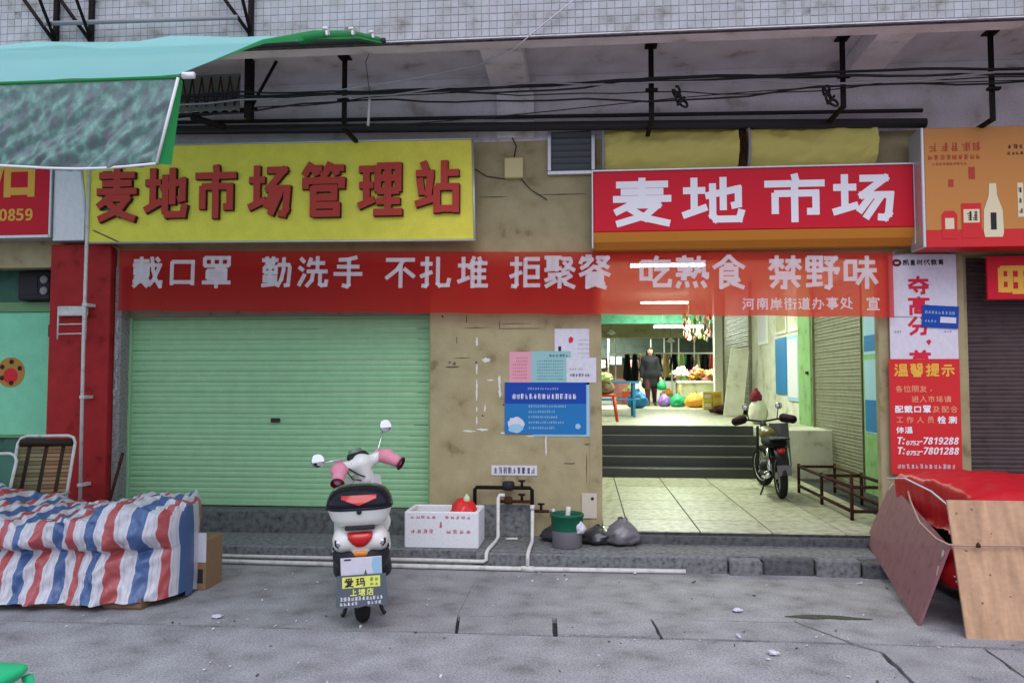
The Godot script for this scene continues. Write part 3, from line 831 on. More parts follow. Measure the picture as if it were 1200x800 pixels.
func shutter(nm: String, label: String, at: Vector3, turn: float, w: float, h: float, pitch: float, m: Material) -> Node3D:
	var s := thing(nm, label, "shutter", at)
	s.rotation.y = turn
	var me := slat_mesh(w, pitch)
	var n := int(h / pitch)
	var rs := RandomNumberGenerator.new()
	rs.seed = int(w * 100) + n
	for i in n: part(s, "slat", me, m, Vector3(0, .06 + i * pitch, rs.randf_range(-.0025, .0025)), Basis.from_euler(Vector3(rs.randf_range(-.03, .03), rs.randf_range(-.0012, .0012), rs.randf_range(-.0007, .0007))))
	part(s, "bottom_rail", span(-w / 2, w / 2, 0, .058, -.01, .025, .006), m)
	for k in [-1, 1]: part(s, "guide_rail", span(k * (w / 2 + .001), k * (w / 2 + .035), 0, h + .06, -.02, .04, .004), m)
	return s

# ---------------------------------------------------------------- rooms behind the entrance
func build_hall() -> void:
	# entrance passage: floor bed and tiles of 60 cm
	var bed := setting("entrance_floor", span(.14, 3.27, -.1, .226, -11.0, -6.99), mats.joint)
	part(bed, "hidden_bed", span(-2.6, .139, -.1, .226, -11.0, -7.61), mats.joint)
	var tile := bx(Vector3(.590, .02, .590), .002)
	var r := RandomNumberGenerator.new()
	r.seed = 12
	for i in 9:
		for j in 7:
			var x := -2.29 + i * .6 - .05
			var z := -7.29 - j * .6
			if x < .42 or z < -10.9: continue
			var mm: Material = [mats.floor_tile_a, mats.floor_tile_b, mats.floor_tile_c][r.randi_range(0, 2)]
			if x > 2.95: continue
			part(bed, "floor_tile", tile, mm, Vector3(x, .224 + r.randf_range(0, .0015), z), Basis.from_euler(Vector3(r.randf_range(-.0012, .0012), 0, r.randf_range(-.0012, .0012))))
	for j in 7:
		part(bed, "floor_tile", span(.145, .355, .214, .2345, -7.585 - j * .6, -6.995 - j * .6, .002), mats.floor_tile_a)
	# steps of dark stone
	for i in 5:
		var y := .23 + .126 * i
		var s := setting("entrance_stair", span(-2.6, 2.42, .0, y + .126, -14, -10.88 - .28 * i, .006), mats.stair)
		part(s, "nosing", span(-2.59, 2.415, y + .127, y + .131, -10.93 - .28 * i, -10.884 - .28 * i), mats.nosing)
	setting("stair_side_block", span(2.421, 3.29, 0, .862, -12.02, -11.1, .01), mats.plaster)
	setting("hall_floor", span(-12, 12, .3, .864, -40, -12.03), mats.hall_floor)
	setting("hall_ceiling", span(-12, 12, 3.75, 3.9, -40, -7.61), mats.plaster)
	setting("wall_passage_left", span(-2.85, -2.6, 0, 3.749, -12.2, -7.61), mats.plaster)
	setting("wall_hall_front", span(-12, -2.86, 0, 3.749, -12.2, -12.0), mats.plaster)
	setting("wall_right_lower", span(3.3, 3.6, 0, 3.749, -19.6, -7.61), mats.plaster)
	setting("wall_hall_turn", span(3.61, 12, 0, 3.749, -19.6, -19.3), mats.plaster)
	setting("wall_hall_back", span(-12, 12, .5, 3.749, -37.3, -37.0), mats.hall_white)
	setting("wall_hall_left", span(-12.3, -12, .5, 3.749, -37, -12), mats.plaster)
	setting("wall_hall_right", span(12, 12.3, .5, 3.749, -37, -19.3), mats.plaster)
	# painted strip and pilaster of the right wall
	var rw := thing("passage_pilaster", "light green painted pilaster between passage shutter and notice boards", "pilaster", Vector3(3.3, .2, -12.2))
	part(rw, "shaft", span(-.06, .0, 0, 3.5, -.45, .20, .006), mats.green_wall)
	part(rw, "bracket", span(-.085, -.061, 1.42, 1.46, .02, .12), mats.rust)
	var rp := thing("passage_pier", "pale green pier with blue posters beside the jamb of entrance", "pilaster", Vector3(3.3, .2, -9.4))
	part(rp, "shaft", span(-.06, .0, 0, 3.5, -.36, .5, .006), mats.green_wall)
	part(rp, "poster", span(-.064, -.0605, 1.62, 2.1, -.30, .1), mats.pale_blue)
	part(rp, "poster", span(-.064, -.0605, .72, 1.56, -.30, .14), mats.pale_blue)
	part(rp, "poster", span(-.068, -.0645, .74, 1.1, -.29, .13), mats.blue_poster)
	part(rp, "poster", span(-.068, -.0645, 1.66, 1.84, -.29, .09), mats.blue_poster)
	# beams of the hall
	var hb := func(nm, label, x0, x1, y0, y1, z, m): single(nm, label, "beam", span(x0, x1, y0, y1, -.15, .15, .01), m, Vector3(0, 0, z))
	hb.call("hall_beam", "teal painted beam across the market hall ceiling", -12, 12, 3.12, 3.74, -22.5, mats.teal_beam)
	hb.call("hall_beam", "khaki panel beam hung behind the teal one", -12, 12, 2.98, 3.7, -27, mats.hall_khaki)
	hb.call("hall_beam", "dark grey duct band over the rear stalls", -12, 12, 2.42, 3.45, -31, mats.hall_grey)
	single("hall_column", "white column at the end of the hall shutter", "column", span(-.12, .12, .86, 3.74, -.12, .12, .01), mats.hall_white, Vector3(3.2, 0, -19.75))
	# tube lamps
	for k in [[1.34, 3.42, -13.3, 1.2, "bare fluorescent tube seen through the banner, near the stairs", 26.0], [2.03, 3.56, -21.0, 1.2, "fluorescent tube below the teal beam, seen through the banner", 30.0], [2.33, 2.90, -20.5, 1.2, "low hung fluorescent tube over the vegetable stall", 13.0], [1.3, 3.30, -10.2, 1.2, "fluorescent tube inside the passage behind the red sign", 15.0], [-3.0, 3.5, -17, 1.2, "fluorescent tube over the left aisle of the hall", 28.0], [.6, 3.5, -29, 1.2, "fluorescent tube before the rear stalls of the hall", 52.0], [-4.5, 3.5, -27, 1.2, "fluorescent tube deep in the left hall", 28.0], [6.5, 3.5, -26, 1.2, "fluorescent tube deep in the right hall", 28.0]]:
		var l := thing("tube_lamp", k[4], "lamp", Vector3(k[0], k[1], k[2]), "fluorescent tubes of the market")
		part(l, "tube", tb([Vector3(-k[3] / 2, 0, 0), Vector3(k[3] / 2, 0, 0)], .022, 10), mats.lamp_glow)
		part(l, "housing", span(-k[3] / 2 - .03, k[3] / 2 + .03, .03, .075, -.035, .035, .008), mats.white)
		for s in [-1, 1]: part(l, "end_cap", span(s * (k[3] / 2 + .002), s * (k[3] / 2 + .03), -.03, .029, -.03, .03, .004), mats.white)
		for s in [-1, 1]: part(l, "hanger", tb([Vector3(s * .4, .076, 0), Vector3(s * .4, 3.748 - k[1], 0)], .006, 5), mats.white)
		var a := AreaLight3D.new()
		a.area_size = Vector2(k[3], .05)
		a.light_energy = k[5] * .30
		a.light_color = Color(.95, 1, .90)
		a.shadow_enabled = true
		a.rotation_degrees = Vector3(-90, 0, 0)
		a.position = Vector3(0, -.03, 0)
		l.add_child(a)
	shutter("passage_shutter", "olive grey roller shutter in the right wall of the passage", Vector3(3.275, .23, -10.85), -PI / 2, 2.0, 2.6, .085, mats.grey_shutter)
	shutter("hall_shutter", "grey roller shutter up in the hall past the notice boards", Vector3(3.275, .87, -17.9), -PI / 2, 3.0, 2.6, .1, mats.grey_shutter)

# ---------------------------------------------------------------- signs and banners
func build_signs() -> void:
	var s := thing("fascia_sign", "yellow sign board with raised red characters 麦地市场管理站", "sign", Vector3(-2.8, 2.76, -6.99))
	var poly := [Vector2(-1.9, .94), Vector2(1.80, .91), Vector2(1.825, 0), Vector2(-1.80, .03)]
	part(s, "panel", pm(poly, -.06, 0), mats.yellow_sign)
	for i in 4:
		var a: Vector2 = poly[i]
		var b: Vector2 = poly[(i + 1) % 4]
		part(s, "edge_trim", tb([Vector3(a.x, a.y, .002), Vector3(b.x, b.y, .002)], .011, 6), mats.alu)
	var xs := [-4.31, -3.84, -3.36, -2.85, -2.35, -1.83, -1.31]
	for i in 7:
		var ch: String = "麦地市场管理站"[i]
		var c := part(s, "character", strokes(ch, .415, .50, .062, .034), mats.letter_red, Vector3(xs[i] + 2.8, .475, .004))
		part(c, "character_side_shadow", strokes(ch, .418, .503, .064, .031), mats.letter_side_shadow, Vector3(.004, -.005, -.0025 - .0))  # dark letter sides, shifted so they also paint a shadow at lower right
	part(s, "tape_patch", span(-1.67, -1.58, .33, .70, .001, .006), mats.dark_green)
	part(s, "tear", span(-.14, .14, -.006, .006, .001, .004), mats.scratch, Vector3(-1.62, .09, 0), Basis(Vector3.BACK, -.42))
	for x in [-1.5, -.3, .9, 1.7]: part(s, "wall_bracket", span(x, x + .04, .1, .8, -.209, -.061), mats.steel_dark)
	# red light box over the entrance
	s = thing("market_sign", "red light box sign with white characters 麦地市场 and orange lower edge", "sign", Vector3(1.41, 2.66, -6.95))
	part(s, "front_panel", span(-1.34, 1.34, .142, .672, -.2, 0, .008), mats.sign_red)
	part(s, "lower_band", pm([Vector2(0, .14), Vector2(-.03, .06), Vector2(-.09, 0), Vector2(-.2, 0), Vector2(-.2, .14)], -1.34, 1.34), mats.sign_orange, Vector3.ZERO, Basis(Vector3(0, 0, 1), Vector3(0, 1, 0), Vector3(-1, 0, 0)))
	part(s, "top_trim", span(-1.345, 1.345, .6725, .69, -.2, .006, .004), mats.alu)
	for k in [-1, 1]: part(s, "side_trim", span(k * 1.341, k * 1.356, .0, .69, -.2, .006, .004), mats.alu)
	xs = [.49, 1.09, 1.775, 2.345]
	for i in 4: part(s, "character", strokes("麦地市场"[i], .54, .42, .060, .0012), mats.white_ink, Vector3(xs[i] - 1.41, .405, .001))
	# slogan banner
	var top := func(x: float) -> float: return 2.655 - .0187 * x
	var bot := func(x: float) -> float: return 2.10 - .0165 * x
	var sag := func(x: float, y: float) -> float: return .008 * sin(x * 2.3) + .004 * sin(x * 5.1 + y * 3.0) + .0022 * sin(x * 19.0 + y * 9.0 + 2.0 * sin(x * 3.0))
	s = thing("slogan_banner", "long red cloth banner with white slogan characters hung across the facade", "banner", Vector3(-.865, 0, -7.09))
	part(s, "cloth", sheet(func(u: float, v: float):
		var x := -4.35 + 6.97 * u
		var y: float = lerpf(bot.call(x), top.call(x), v)
		return Vector3(x + .865, y + .004 * sin(x * 9.0) * (1 - v), sag.call(x, y)), 240, 10), mats.banner)
	for k in [["戴口罩", [-4.07, -3.73, -3.40]], ["勤洗手", [-2.83, -2.48, -2.15]], ["不扎堆", [-1.67, -1.35, -1.01]], ["拒聚餐", [-.54, -.23, .08]], ["吃熟食", [.61, .92, 1.24]], ["禁野味", [1.72, 2.03, 2.35]]]:
		for i in 3:
			var x: float = k[1][i]
			var y := 2.475 - .0125 * x
			part(s, "character", strokes(k[0][i], .285 - .006 * x / 4, .295, .036, .0005), mats.banner_text, Vector3(x + .865, y, sag.call(x, y) + .007), Basis(Vector3.BACK, -.0125))
	for i in 8: part(s, "small_character", strokes("河南岸街道办事处"[i], .105, .11, .012, .0005), mats.banner_text, Vector3(1.405 + .118 * i + .865, 2.178, sag.call(1.4 + .118 * i, 2.18) + .006))
	part(s, "small_character", strokes("宣", .115, .12, .013, .0005), mats.banner_text, Vector3(2.45 + .865, 2.172, sag.call(2.45, 2.17) + .004))
	part(s, "tie_cord", tb([Vector3(2.62 + .865, 2.6, 0), Vector3(2.70 + .865, 2.66, -.05)], .004, 5), mats.cable_grey)
	part(s, "tie_cord", tb([Vector3(-4.35 + .865, 2.73, 0), Vector3(-4.42 + .865, 2.79, .005)], .004, 5), mats.cable_grey)
	# rolled yellow cloth above the red sign
	var nz := FastNoiseLite.new()
	nz.seed = 31; nz.frequency = 2.2
	for k in [[.16, 1.335, "yellow cloth awning bundled above the red sign, nearer the vent"], [1.42, 2.50, "yellow cloth awning bundled above the red sign, nearer the orange board"]]:
		var w: float = k[1] - k[0]
		var t := thing("bundled_cloth", k[2], "awning", Vector3(k[0], 3.36, -7.14), "yellow cloth over the red sign")
		part(t, "cloth", sheet(func(u: float, v: float):
			var a := PI * v
			var e := .02 + .12 * sin(a)
			var n := nz.get_noise_3d((k[0] + u * w) * 1.6, v * 1.2, 3.0) * .04 - absf(nz.get_noise_3d((k[0] + u * w) * 4.0 + v * 1.5, v * 3.0, 8.0)) * .03
			return Vector3(u * w, .40 * v + n * .5 - .02 * sin(PI * u) * (1 - v), e + n), 40, 16), mats.yellow_roll)
		part(t, "end_ring", tb(range(9).map(func(i): return Vector3(0, .2 - .2 * cos(PI * i / 8.0), .02 + .125 * sin(PI * i / 8.0))), .012, 6), mats.cable_grey)
	single("cloth_post", "short dark post between the two yellow cloth bundles", "post", span(-.03, .03, 0, .42, -.03, .02, .004), mats.rust, Vector3(1.378, 3.35, -7.1))
	# drinks advertisement
	s = thing("drinks_billboard", "orange advertising board printed with liquor bottles and red lower band", "sign", Vector3(3.6, 2.6, -6.80))
	part(s, "panel", span(-.82, .9, .141, .99, -.25, 0, .004), mats.ad_orange)
	part(s, "lower_band", span(-.82, .9, 0, .14, -.25, .002, .004), mats.ad_red)
	part(s, "edge_trim", span(-.845, -.821, 0, .995, -.25, .01, .006), mats.alu)
	var wh := mat("print_cream", Color(.70, .62, .40), .5)
	var rd := mat("print_wine", Color(.42, .05, .03), .5)
	small_print(s, "headline", Vector3(-.78, .83, .002), 5, .075, .085, rd, 1)
	small_print(s, "subline", Vector3(-.79, .745, .002), 9, .04, .047, rd, 2)
	small_print(s, "subline", Vector3(-.76, .69, .002), 10, .02, .028, rd, 3)
	small_print(s, "subline", Vector3(-.17, .82, .002), 7, .035, .045, mats.ink, 4)
	small_print(s, "subline", Vector3(-.17, .765, .002), 9, .025, .033, mats.ink, 5)
	part(s, "seal", span(-.475, -.425, .56, .66, .001, .003, .001), rd)
	part(s, "seal", span(-.635, -.595, .50, .56, .001, .003, .001), rd)
	part(s, "printed_can", pm([Vector2(-.69, .07), Vector2(-.58, .07), Vector2(-.575, .1), Vector2(-.575, .27), Vector2(-.60, .3), Vector2(-.67, .3), Vector2(-.695, .27), Vector2(-.695, .1)], .003, .005), mats.ad_red)
	part(s, "printed_label", span(-.67, -.60, .15, .24, .0052, .0062), wh)
	part(s, "printed_box", span(-.54, -.385, .075, .36, .003, .005), mats.ad_red)
	part(s, "printed_label", span(-.525, -.40, .20, .31, .0052, .0062), wh)
	small_print(s, "label_print", Vector3(-.50, .255, .0066), 2, .08, .045, mats.ink, 6)
	part(s, "printed_bottle", pm([Vector2(-.36, .08), Vector2(-.225, .08), Vector2(-.215, .12), Vector2(-.22, .3), Vector2(-.26, .42), Vector2(-.265, .52), Vector2(-.32, .52), Vector2(-.325, .42), Vector2(-.365, .3), Vector2(-.37, .12)], .003, .005), wh)
	part(s, "printed_label", span(-.315, -.27, .14, .28, .0052, .0062), mats.ink)
	part(s, "printed_strip", span(-.10, -.055, .24, .52, .001, .003), wh)
	part(s, "printed_strip", span(.02, .085, .22, .5, .001, .003), wh)
	for k in 3: small_print(s, "strip_print", Vector3(-.095, .29 + .085 * k, .0035), 1, .04, .04, mats.ink, 10 + k)
	for k in 3: small_print(s, "strip_print", Vector3(.03, .27 + .085 * k, .0035), 1, .06, .05, mats.bucket_green, 14 + k)
	# roll-down poster of a school
	s = thing("school_poster", "white hanging poster reading 夺高分 in red beside the entrance", "poster", Vector3(2.88, 1.70, -7.155))
	part(s, "sheet", span(-.275, .285, -.05, .9, -.004, 0), mats.paper_white)
	var rr := mat("print_scarlet", Color(.60, .02, .05), .6)
	var ring := []
	for i in 18: ring.append(Vector2(-.205 + .04 * cos(TAU * i / 18), .83 + .032 * sin(TAU * i / 18)))
	part(s, "emblem", pm(ring, .0005, .0015), mat("print_brown", Color(.10, .02, .015), .6))
	part(s, "emblem_mark", span(-.222, -.188, .822, .838, .0016, .0022, .0), mats.paper_white)
	write(s, "凯皇时代教育", Vector3(-.13, .832, .0006), Vector2(.058, 0), .05, .05, .0068, mats.ink, .0003)
	for k in [["夺", .635], ["高", .455], ["分", .285], ["首", -.005]]: part(s, "character", strokes(k[0], .19, .165, .026, .0003), rr, Vector3(-.03, k[1], .0006))
	part(s, "comma", pm([Vector2(.02, .15), Vector2(.05, .17), Vector2(.065, .15), Vector2(.045, .115)], .0006, .0012), rr)
	small_print(s, "side_note", Vector3(-.24, .235, .0008), 3, .02, .022, mats.cable_grey, 40)
	small_print(s, "side_note", Vector3(.17, .235, .0008), 3, .02, .022, mats.cable_grey, 41)
	part(s, "upper_rod", tb([Vector3(-.28, .9, .004), Vector3(.29, .9, .004)], .007, 6), mats.alu)
	part(s, "hanging_cord", tb([Vector3(-.03, .905, .004), Vector3(-.06, 1.0, .0), Vector3(-.10, 1.04, -.02)], .0025, 4), mats.cable)
	part(s, "tie_wire", tb([Vector3(-.28, .365, .004), Vector3(0, .36, .004), Vector3(.10, .365, .004)], .002, 4), mats.cable_grey)
	s = thing("blue_notice", "small blue card taped askew over the white school poster", "notice", Vector3(3.02, 2.06, -7.146))
	s.rotation.z = -.06
	part(s, "card", span(-.15, .15, -.095, .095, -.001, .0015), mats.blue_dark)
	small_print(s, "print", Vector3(-.13, .035, .002), 9, .025, .028, mats.pale_blue, 50)
	part(s, "white_field", span(-.0, .13, -.05, 0, .0016, .0024), mats.paper_white)
	small_print(s, "print", Vector3(-.13, -.04, .002), 4, .02, .026, mats.pale_blue, 51)
	s = thing("reminder_poster", "red hanging poster headed 温馨提示 with two telephone numbers", "poster", Vector3(2.87, .72, -7.142))
	part(s, "sheet", span(-.285, .295, 0, .98, -.004, 0), mats.ad_red)
	write(s, "温馨提示", Vector3(-.185, .885, .0006), Vector2(.128, 0), .112, .11, .016, mats.gold, .0003)
	write(s, "各位朋友，", Vector3(-.205, .725, .0006), Vector2(.066, 0), .058, .056, .0075, mats.peach, .0003)
	write(s, "进入市场请", Vector3(-.075, .638, .0006), Vector2(.066, 0), .058, .056, .0075, mats.peach, .0003)
	write(s, "配戴口罩", Vector3(-.21, .552, .0006), Vector2(.076, 0), .066, .062, .0095, mats.white_ink, .0003)
	write(s, "及配合", Vector3(.095, .552, .0006), Vector2(.072, 0), .058, .056, .0075, mats.peach, .0003)
	write(s, "工作人员", Vector3(-.205, .462, .0006), Vector2(.084, 0), .058, .056, .0075, mats.peach, .0003)
	write(s, "检测", Vector3(.135, .462, .0006), Vector2(.09, 0), .066, .062, .0095, mats.white_ink, .0003)
	write(s, "体温", Vector3(-.205, .375, .0006), Vector2(.07, 0), .062, .056, .0085, mats.white_ink, .0003)
	print_latin(s, "T:", Vector3(-.245, .235, .001), .062, mats.white_ink, true, .2)
	print_latin(s, "0752", Vector3(-.165, .235, .001), .038, mats.white_ink, true, .2)
	print_latin(s, "-7819288", Vector3(-.055, .235, .001), .062, mats.white_ink, true, .2, "lettering", .92)
	print_latin(s, "T:", Vector3(-.245, .15, .001), .062, mats.white_ink, true, .2)
	print_latin(s, "0752", Vector3(-.165, .15, .001), .038, mats.white_ink, true, .2)
	print_latin(s, "-7801288", Vector3(-.055, .15, .001), .062, mats.white_ink, true, .2, "lettering", .92)
	small_print(s, "footer", Vector3(-.235, .068, .001), 13, .036, .037, mats.paper_white, 60)
	# neighbour on the right: red sign with gold character
	s = thing("shop_sign", "small red sign with gold character 旺 over the brown shutter", "sign", Vector3(3.39, 2.2, -7.1))
	part(s, "panel", span(0, 1.2, 0, .37, -.03, 0, .003), mats.sign_red)
	part(s, "character", strokes("旺", .25, .28, .045, .0006), mats.gold, Vector3(.215, .165, .001))
	# neighbour on the left
	s = thing("shop_sign", "dark red shop sign with yellow character and number ending 859", "sign", Vector3(-5.0, 2.88, -7.0))
	part(s, "panel", span(-1.6, 0, 0, 1.1, -.19, 0, .004), mats.sign_red)
	part(s, "edge_trim", span(-1.6, .012, -.03, -.001, -.19, .006, .003), mats.alu)
	part(s, "edge_trim", span(.001, .02, -.03, 1.1, -.19, .006, .003), mats.alu)
	part(s, "character", strokes("后", .48, .62, .07, .001), mats.gold, Vector3(-.35, .655, .001))
	print_latin(s, "0859", Vector3(-.50, .095, .002), .118, mats.gold)
	single("sign_box_end", "grey metal end of the box behind the left sign", "panel", span(0, .32, 0, 1.2, -.2, -.02, .006), mats.alu, Vector3(-4.975, 2.82, -7.0))

# ---------------------------------------------------------------- awning of the stall
func build_awning() -> void:
	var a := thing("street_awning", "teal green cloth awning sloping out over the covered stall", "awning", Vector3(-1.6, 0, -5.97))
	var prof := [Vector2(-5.97, 4.175), Vector2(-5.4, 3.97), Vector2(-4.7, 3.66), Vector2(-4.0, 3.30), Vector2(-3.2, 2.80)]
	var at := func(t: float) -> Vector2:
		var k := clampf(t * 4, 0, 3.9999)
		var i := int(k)
		return prof[i].lerp(prof[i + 1], k - i)
	var edge := func(t: float) -> float: return -.0 - .12 * t
	part(a, "cloth", sheet(func(u: float, v: float):
		var p: Vector2 = at.call(v)
		var dip := .03 * absf(sin(u * PI * 5)) * sin(PI * v) + .006 * sin(u * 60 + v * 11)
		return Vector3(edge.call(v) - u * 4.6, p.y - dip, p.x + 5.97), 80, 20), mats.awning)
	var n := FastNoiseLite.new()
	n.seed = 17; n.frequency = 1.0; n.fractal_octaves = 3
	# hanging front flap of clear wrinkled sheeting
	var flap := mat("flap", Color(.40, .46, .46), .22)
	flap.backlight_enabled = true
	flap.backlight = Color(.30, .42, .38)
	flap.cull_mode = BaseMaterial3D.CULL_DISABLED
	var ft := surface_picture(51, .03, [Color(.60, .58, .63), Color(.64, .66, .68), Color(.62, .76, .71), Color(.72, .90, .83), Color(.95, 1, .98)], .06, 512)  # pale stops paint streaky crease highlights into the sheeting colour
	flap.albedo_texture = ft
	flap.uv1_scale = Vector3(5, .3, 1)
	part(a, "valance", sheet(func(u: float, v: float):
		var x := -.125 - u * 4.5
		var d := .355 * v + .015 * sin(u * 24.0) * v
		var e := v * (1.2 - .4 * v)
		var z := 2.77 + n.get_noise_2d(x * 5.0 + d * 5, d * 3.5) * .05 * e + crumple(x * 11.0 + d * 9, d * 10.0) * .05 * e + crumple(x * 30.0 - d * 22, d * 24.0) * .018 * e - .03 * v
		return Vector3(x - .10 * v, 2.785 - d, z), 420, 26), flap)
	part(a, "valance_hem", tb([Vector3(-.118, 2.79, 2.775), Vector3(-.17, 2.60, 2.765), Vector3(-.222, 2.435, 2.745)], .0065, 6), mats.white)
	part(a, "valance_hem", sheet(func(u: float, v: float):
		return Vector3(-.118 - .104 * v + u * lerpf(.0, .045, v), 2.79 - .355 * v, 2.765 - .03 * v - u * .03), 2, 8), mats.awning_hem)
	var lower := []
	for i in 38: lower.append(Vector3(-.225 - i * .12, 2.433 - .015 * sin(i * .12 / 4.5 * 24.0) , 2.745))
	part(a, "valance_hem", tb(lower, .006, 5), mats.white)
	var raf := []
	for i in 13:
		var t := i / 12.0
		var p: Vector2 = at.call(t)
		raf.append(Vector3(edge.call(t) + .02, p.y - .035, p.x + 5.97))
	part(a, "rafter", tb(raf.slice(0, 8), .026, 8), mats.awning_hem)
	part(a, "edge_hem", sheet(func(u: float, v: float):
		var p: Vector2 = at.call(v)
		return Vector3(edge.call(v) + .052 * u * smoothstep(.95, .35, v), p.y + .004 - .06 * u * u * smoothstep(1.0, .4, v), p.x + 5.97), 4, 20), mats.awning_hem)
	for k in [-2.2, -4.4]:
		part(a, "rafter", tb(raf.map(func(p): return p + Vector3(k, 0, 0)), .02, 6), mats.steel_dark)
	part(a, "front_bar", tb([Vector3(-.08, 2.795, 2.77), Vector3(-4.7, 2.795, 2.77)], .008, 8), mats.awning_hem)
	part(a, "bar_cap", tb([Vector3(-.10, 2.80, 2.77), Vector3(-.05, 2.80, 2.77)], .015, 8), mats.white)
	part(a, "wall_bar", tb([Vector3(.07, 4.13, .03), Vector3(-4.6, 4.13, .03)], .022, 8), mats.steel_dark)
	for t in [.12, .3, .47]:
		var p: Vector2 = at.call(t)
		part(a, "clip", bx(Vector3(.035, .016, .06), .005), mats.white, Vector3(edge.call(t) + .045, p.y - .002, p.x + 5.97), Basis(Vector3.RIGHT, -.45))
		part(a, "clip_tongue", bx(Vector3(.014, .03, .018), .003), mats.white, Vector3(edge.call(t) + .06, p.y - .03, p.x + 6.0))

# ---------------------------------------------------------------- pipes, cables, brackets under the canopy
func build_overhead() -> void:
	single("service_pipe", "thick dark pipe running along the wall above the signs", "pipe", tb([Vector3(-4.6, 3.86, -7.04), Vector3(-1.5, 3.80, -7.04), Vector3(1.2, 3.75, -7.04), Vector3(2.9, 3.71, -7.04)], .042, 12), mats.steel_dark)
	single("wall_conduit", "slim dark conduit above the thick service pipe", "pipe", tb([Vector3(-4.6, 3.95, -7.10), Vector3(2.9, 3.84, -7.10)], .018, 8), mats.cable)
	var spec := [[-2.06, 4.3, 3.66, -6.62, "flat black hanger strip left of the canopy beam"], [.55, 4.3, 3.66, -6.62, "flat black hanger strip over the red market sign"], [2.09, 4.3, 3.72, -6.62, "stout black hanger beside the pale canopy beam"], [3.24, 4.3, 3.58, -6.62, "flat black hanger strip over the orange billboard"]]
	for k in spec:
		var h := thing("cable_hanger", k[4], "bracket", Vector3(k[0], k[2], k[3]), "hangers under the canopy")
		part(h, "strap", span(-.022, .022, 0, k[1] - k[2], -.006, .006, .002), mats.black_iron)
		part(h, "arm", span(-.018, .018, .0, .03, -.42, -.007, .002), mats.black_iron)
		part(h, "foot_plate", span(-.05, .05, k[1] - k[2] - .012, k[1] - k[2] - .001, -.05, .05), mats.black_iron)
		part(h, "cable_rest", span(-.05, .05, .24, .262, .007, .05, .002), mats.black_iron)
	var r := RandomNumberGenerator.new()
	r.seed = 90
	var labels := ["upper black cable strung along the canopy hangers", "second black cable sagging below the upper one", "grey cable bundled with black ones under the canopy", "thin black cable with loose sag under the canopy", "lower black cable just above the service pipe", "thin cable slanting up to the right under the canopy", "black cable hugging the hangers"]
	var ys := [3.975, 3.95, 3.93, 3.905, 3.86, 3.89, 3.96]
	for i in 7:
		var pts := []
		for j in 33:
			var x := -4.3 + 8.6 * j / 32.0
			var s := .035 * sin(x * (.9 + .13 * i) + i) + .016 * sin(x * 3.1 + i * 2) + .008 * sin(x * 7.3 + i * 5)
			var y: float = ys[i] + s * (.5 if i < 2 else 1.0)
			if i == 5: y = 3.74 + .035 * (x + 1) + .04 * sin(x)
			pts.append(Vector3(x, y, -6.55 + .02 * i - (.0 if i < 3 else .12)))
		single("power_cable", labels[i], "cable", tb(pts, [.011, .009, .008, .005, .008, .0045, .008][i], 6), mats.cable_grey if i == 2 else mats.cable, Vector3.ZERO, Basis(), "cables under the canopy")
	# white line from the tile front to the awning
	single("white_wire", "thin white wire slanting from tiled front down under the canopy", "cable", tb([Vector3(.35, 4.75, -5.94), Vector3(-.08, 4.39, -5.95), Vector3(-.42, 4.13, -5.96), Vector3(-.55, 4.09, -6.1), Vector3(-.9, 4.17, -6.58), Vector3(-1.4, 4.09, -6.6), Vector3(-1.9, 4.03, -6.6), Vector3(-3.0, 3.9, -6.62)], .0055, 5), mats.paper_white)
	var st := thing("hanging_stick", "white plastic stick hanging on a string from the awning end", "pipe", Vector3(-1.83, 3.67, -6.55))
	part(st, "stick", tb([Vector3.ZERO, Vector3(.012, .27, 0)], .011, 6), mats.pipe_white)
	part(st, "string", tb([Vector3(.012, .27, 0), Vector3(.03, .47, .2), Vector3(.2, .49, .55)], .003, 4), mats.cable)
	# cable knots
	for k in [[.78, 3.83, "knot of black cable hooked below the cables over the vent side"], [1.98, 3.80, "tangled black cable knot above the yellow cloth"]]:
		var pts := []
		for i in 40:
			var t := i / 39.0
			pts.append(Vector3(.07 * (t - .5) + .035 * sin(t * 23), -.13 * t + .03 * sin(t * 31 + 1) + .08, .03 * cos(t * 27)))
		single("cable_knot", k[2], "cable", tb(pts, .011, 5), mats.cable, Vector3(k[0], k[1], -6.62), Basis(), "cable knots under the canopy")
	# dark steel post and scalloped sheet at the left
	var f := thing("canopy_frame", "dark steel post with diagonal brace under the awning", "frame", Vector3(-2.9, 3.78, -6.6))
	part(f, "post", span(-.035, .035, 0, .52, -.03, .03, .004), mats.black_iron)
	part(f, "brace", tb([Vector3(.03, .12, 0), Vector3(.24, .50, 0)], .014, 6), mats.black_iron)
	part(f, "crossbar", tb([Vector3(-.9, .05, -.05), Vector3(.05, .10, -.05)], .02, 6), mats.black_iron)
	part(f, "crossbar", tb([Vector3(-.5, .02, .03), Vector3(-.2, -.08, .03)], .03, 6), mats.black_iron)
	var zz := S(true)
	for i in 7:
		var x := -.62 + i * .085
		for s in [-1, 1]: tube(zz, [Vector3(x, .10, .05), Vector3(x + s * .045, .36, .05)], .007, 5)
	part(f, "lattice", done(zz), mats.rust)
	var sc := []
	sc.append(Vector2(-.70, .40)); sc.append(Vector2(-.70, .06))
	for i in 29:
		sc.append(Vector2(-.70 + i * .022, .06 + .022 * absf(sin(i * PI / 4.0))))
	sc.append(Vector2(-.08, .40))
	part(f, "scalloped_sheet", pm(sc, .0, .004), mat("old_sheet", Color(.16, .15, .13), .8))
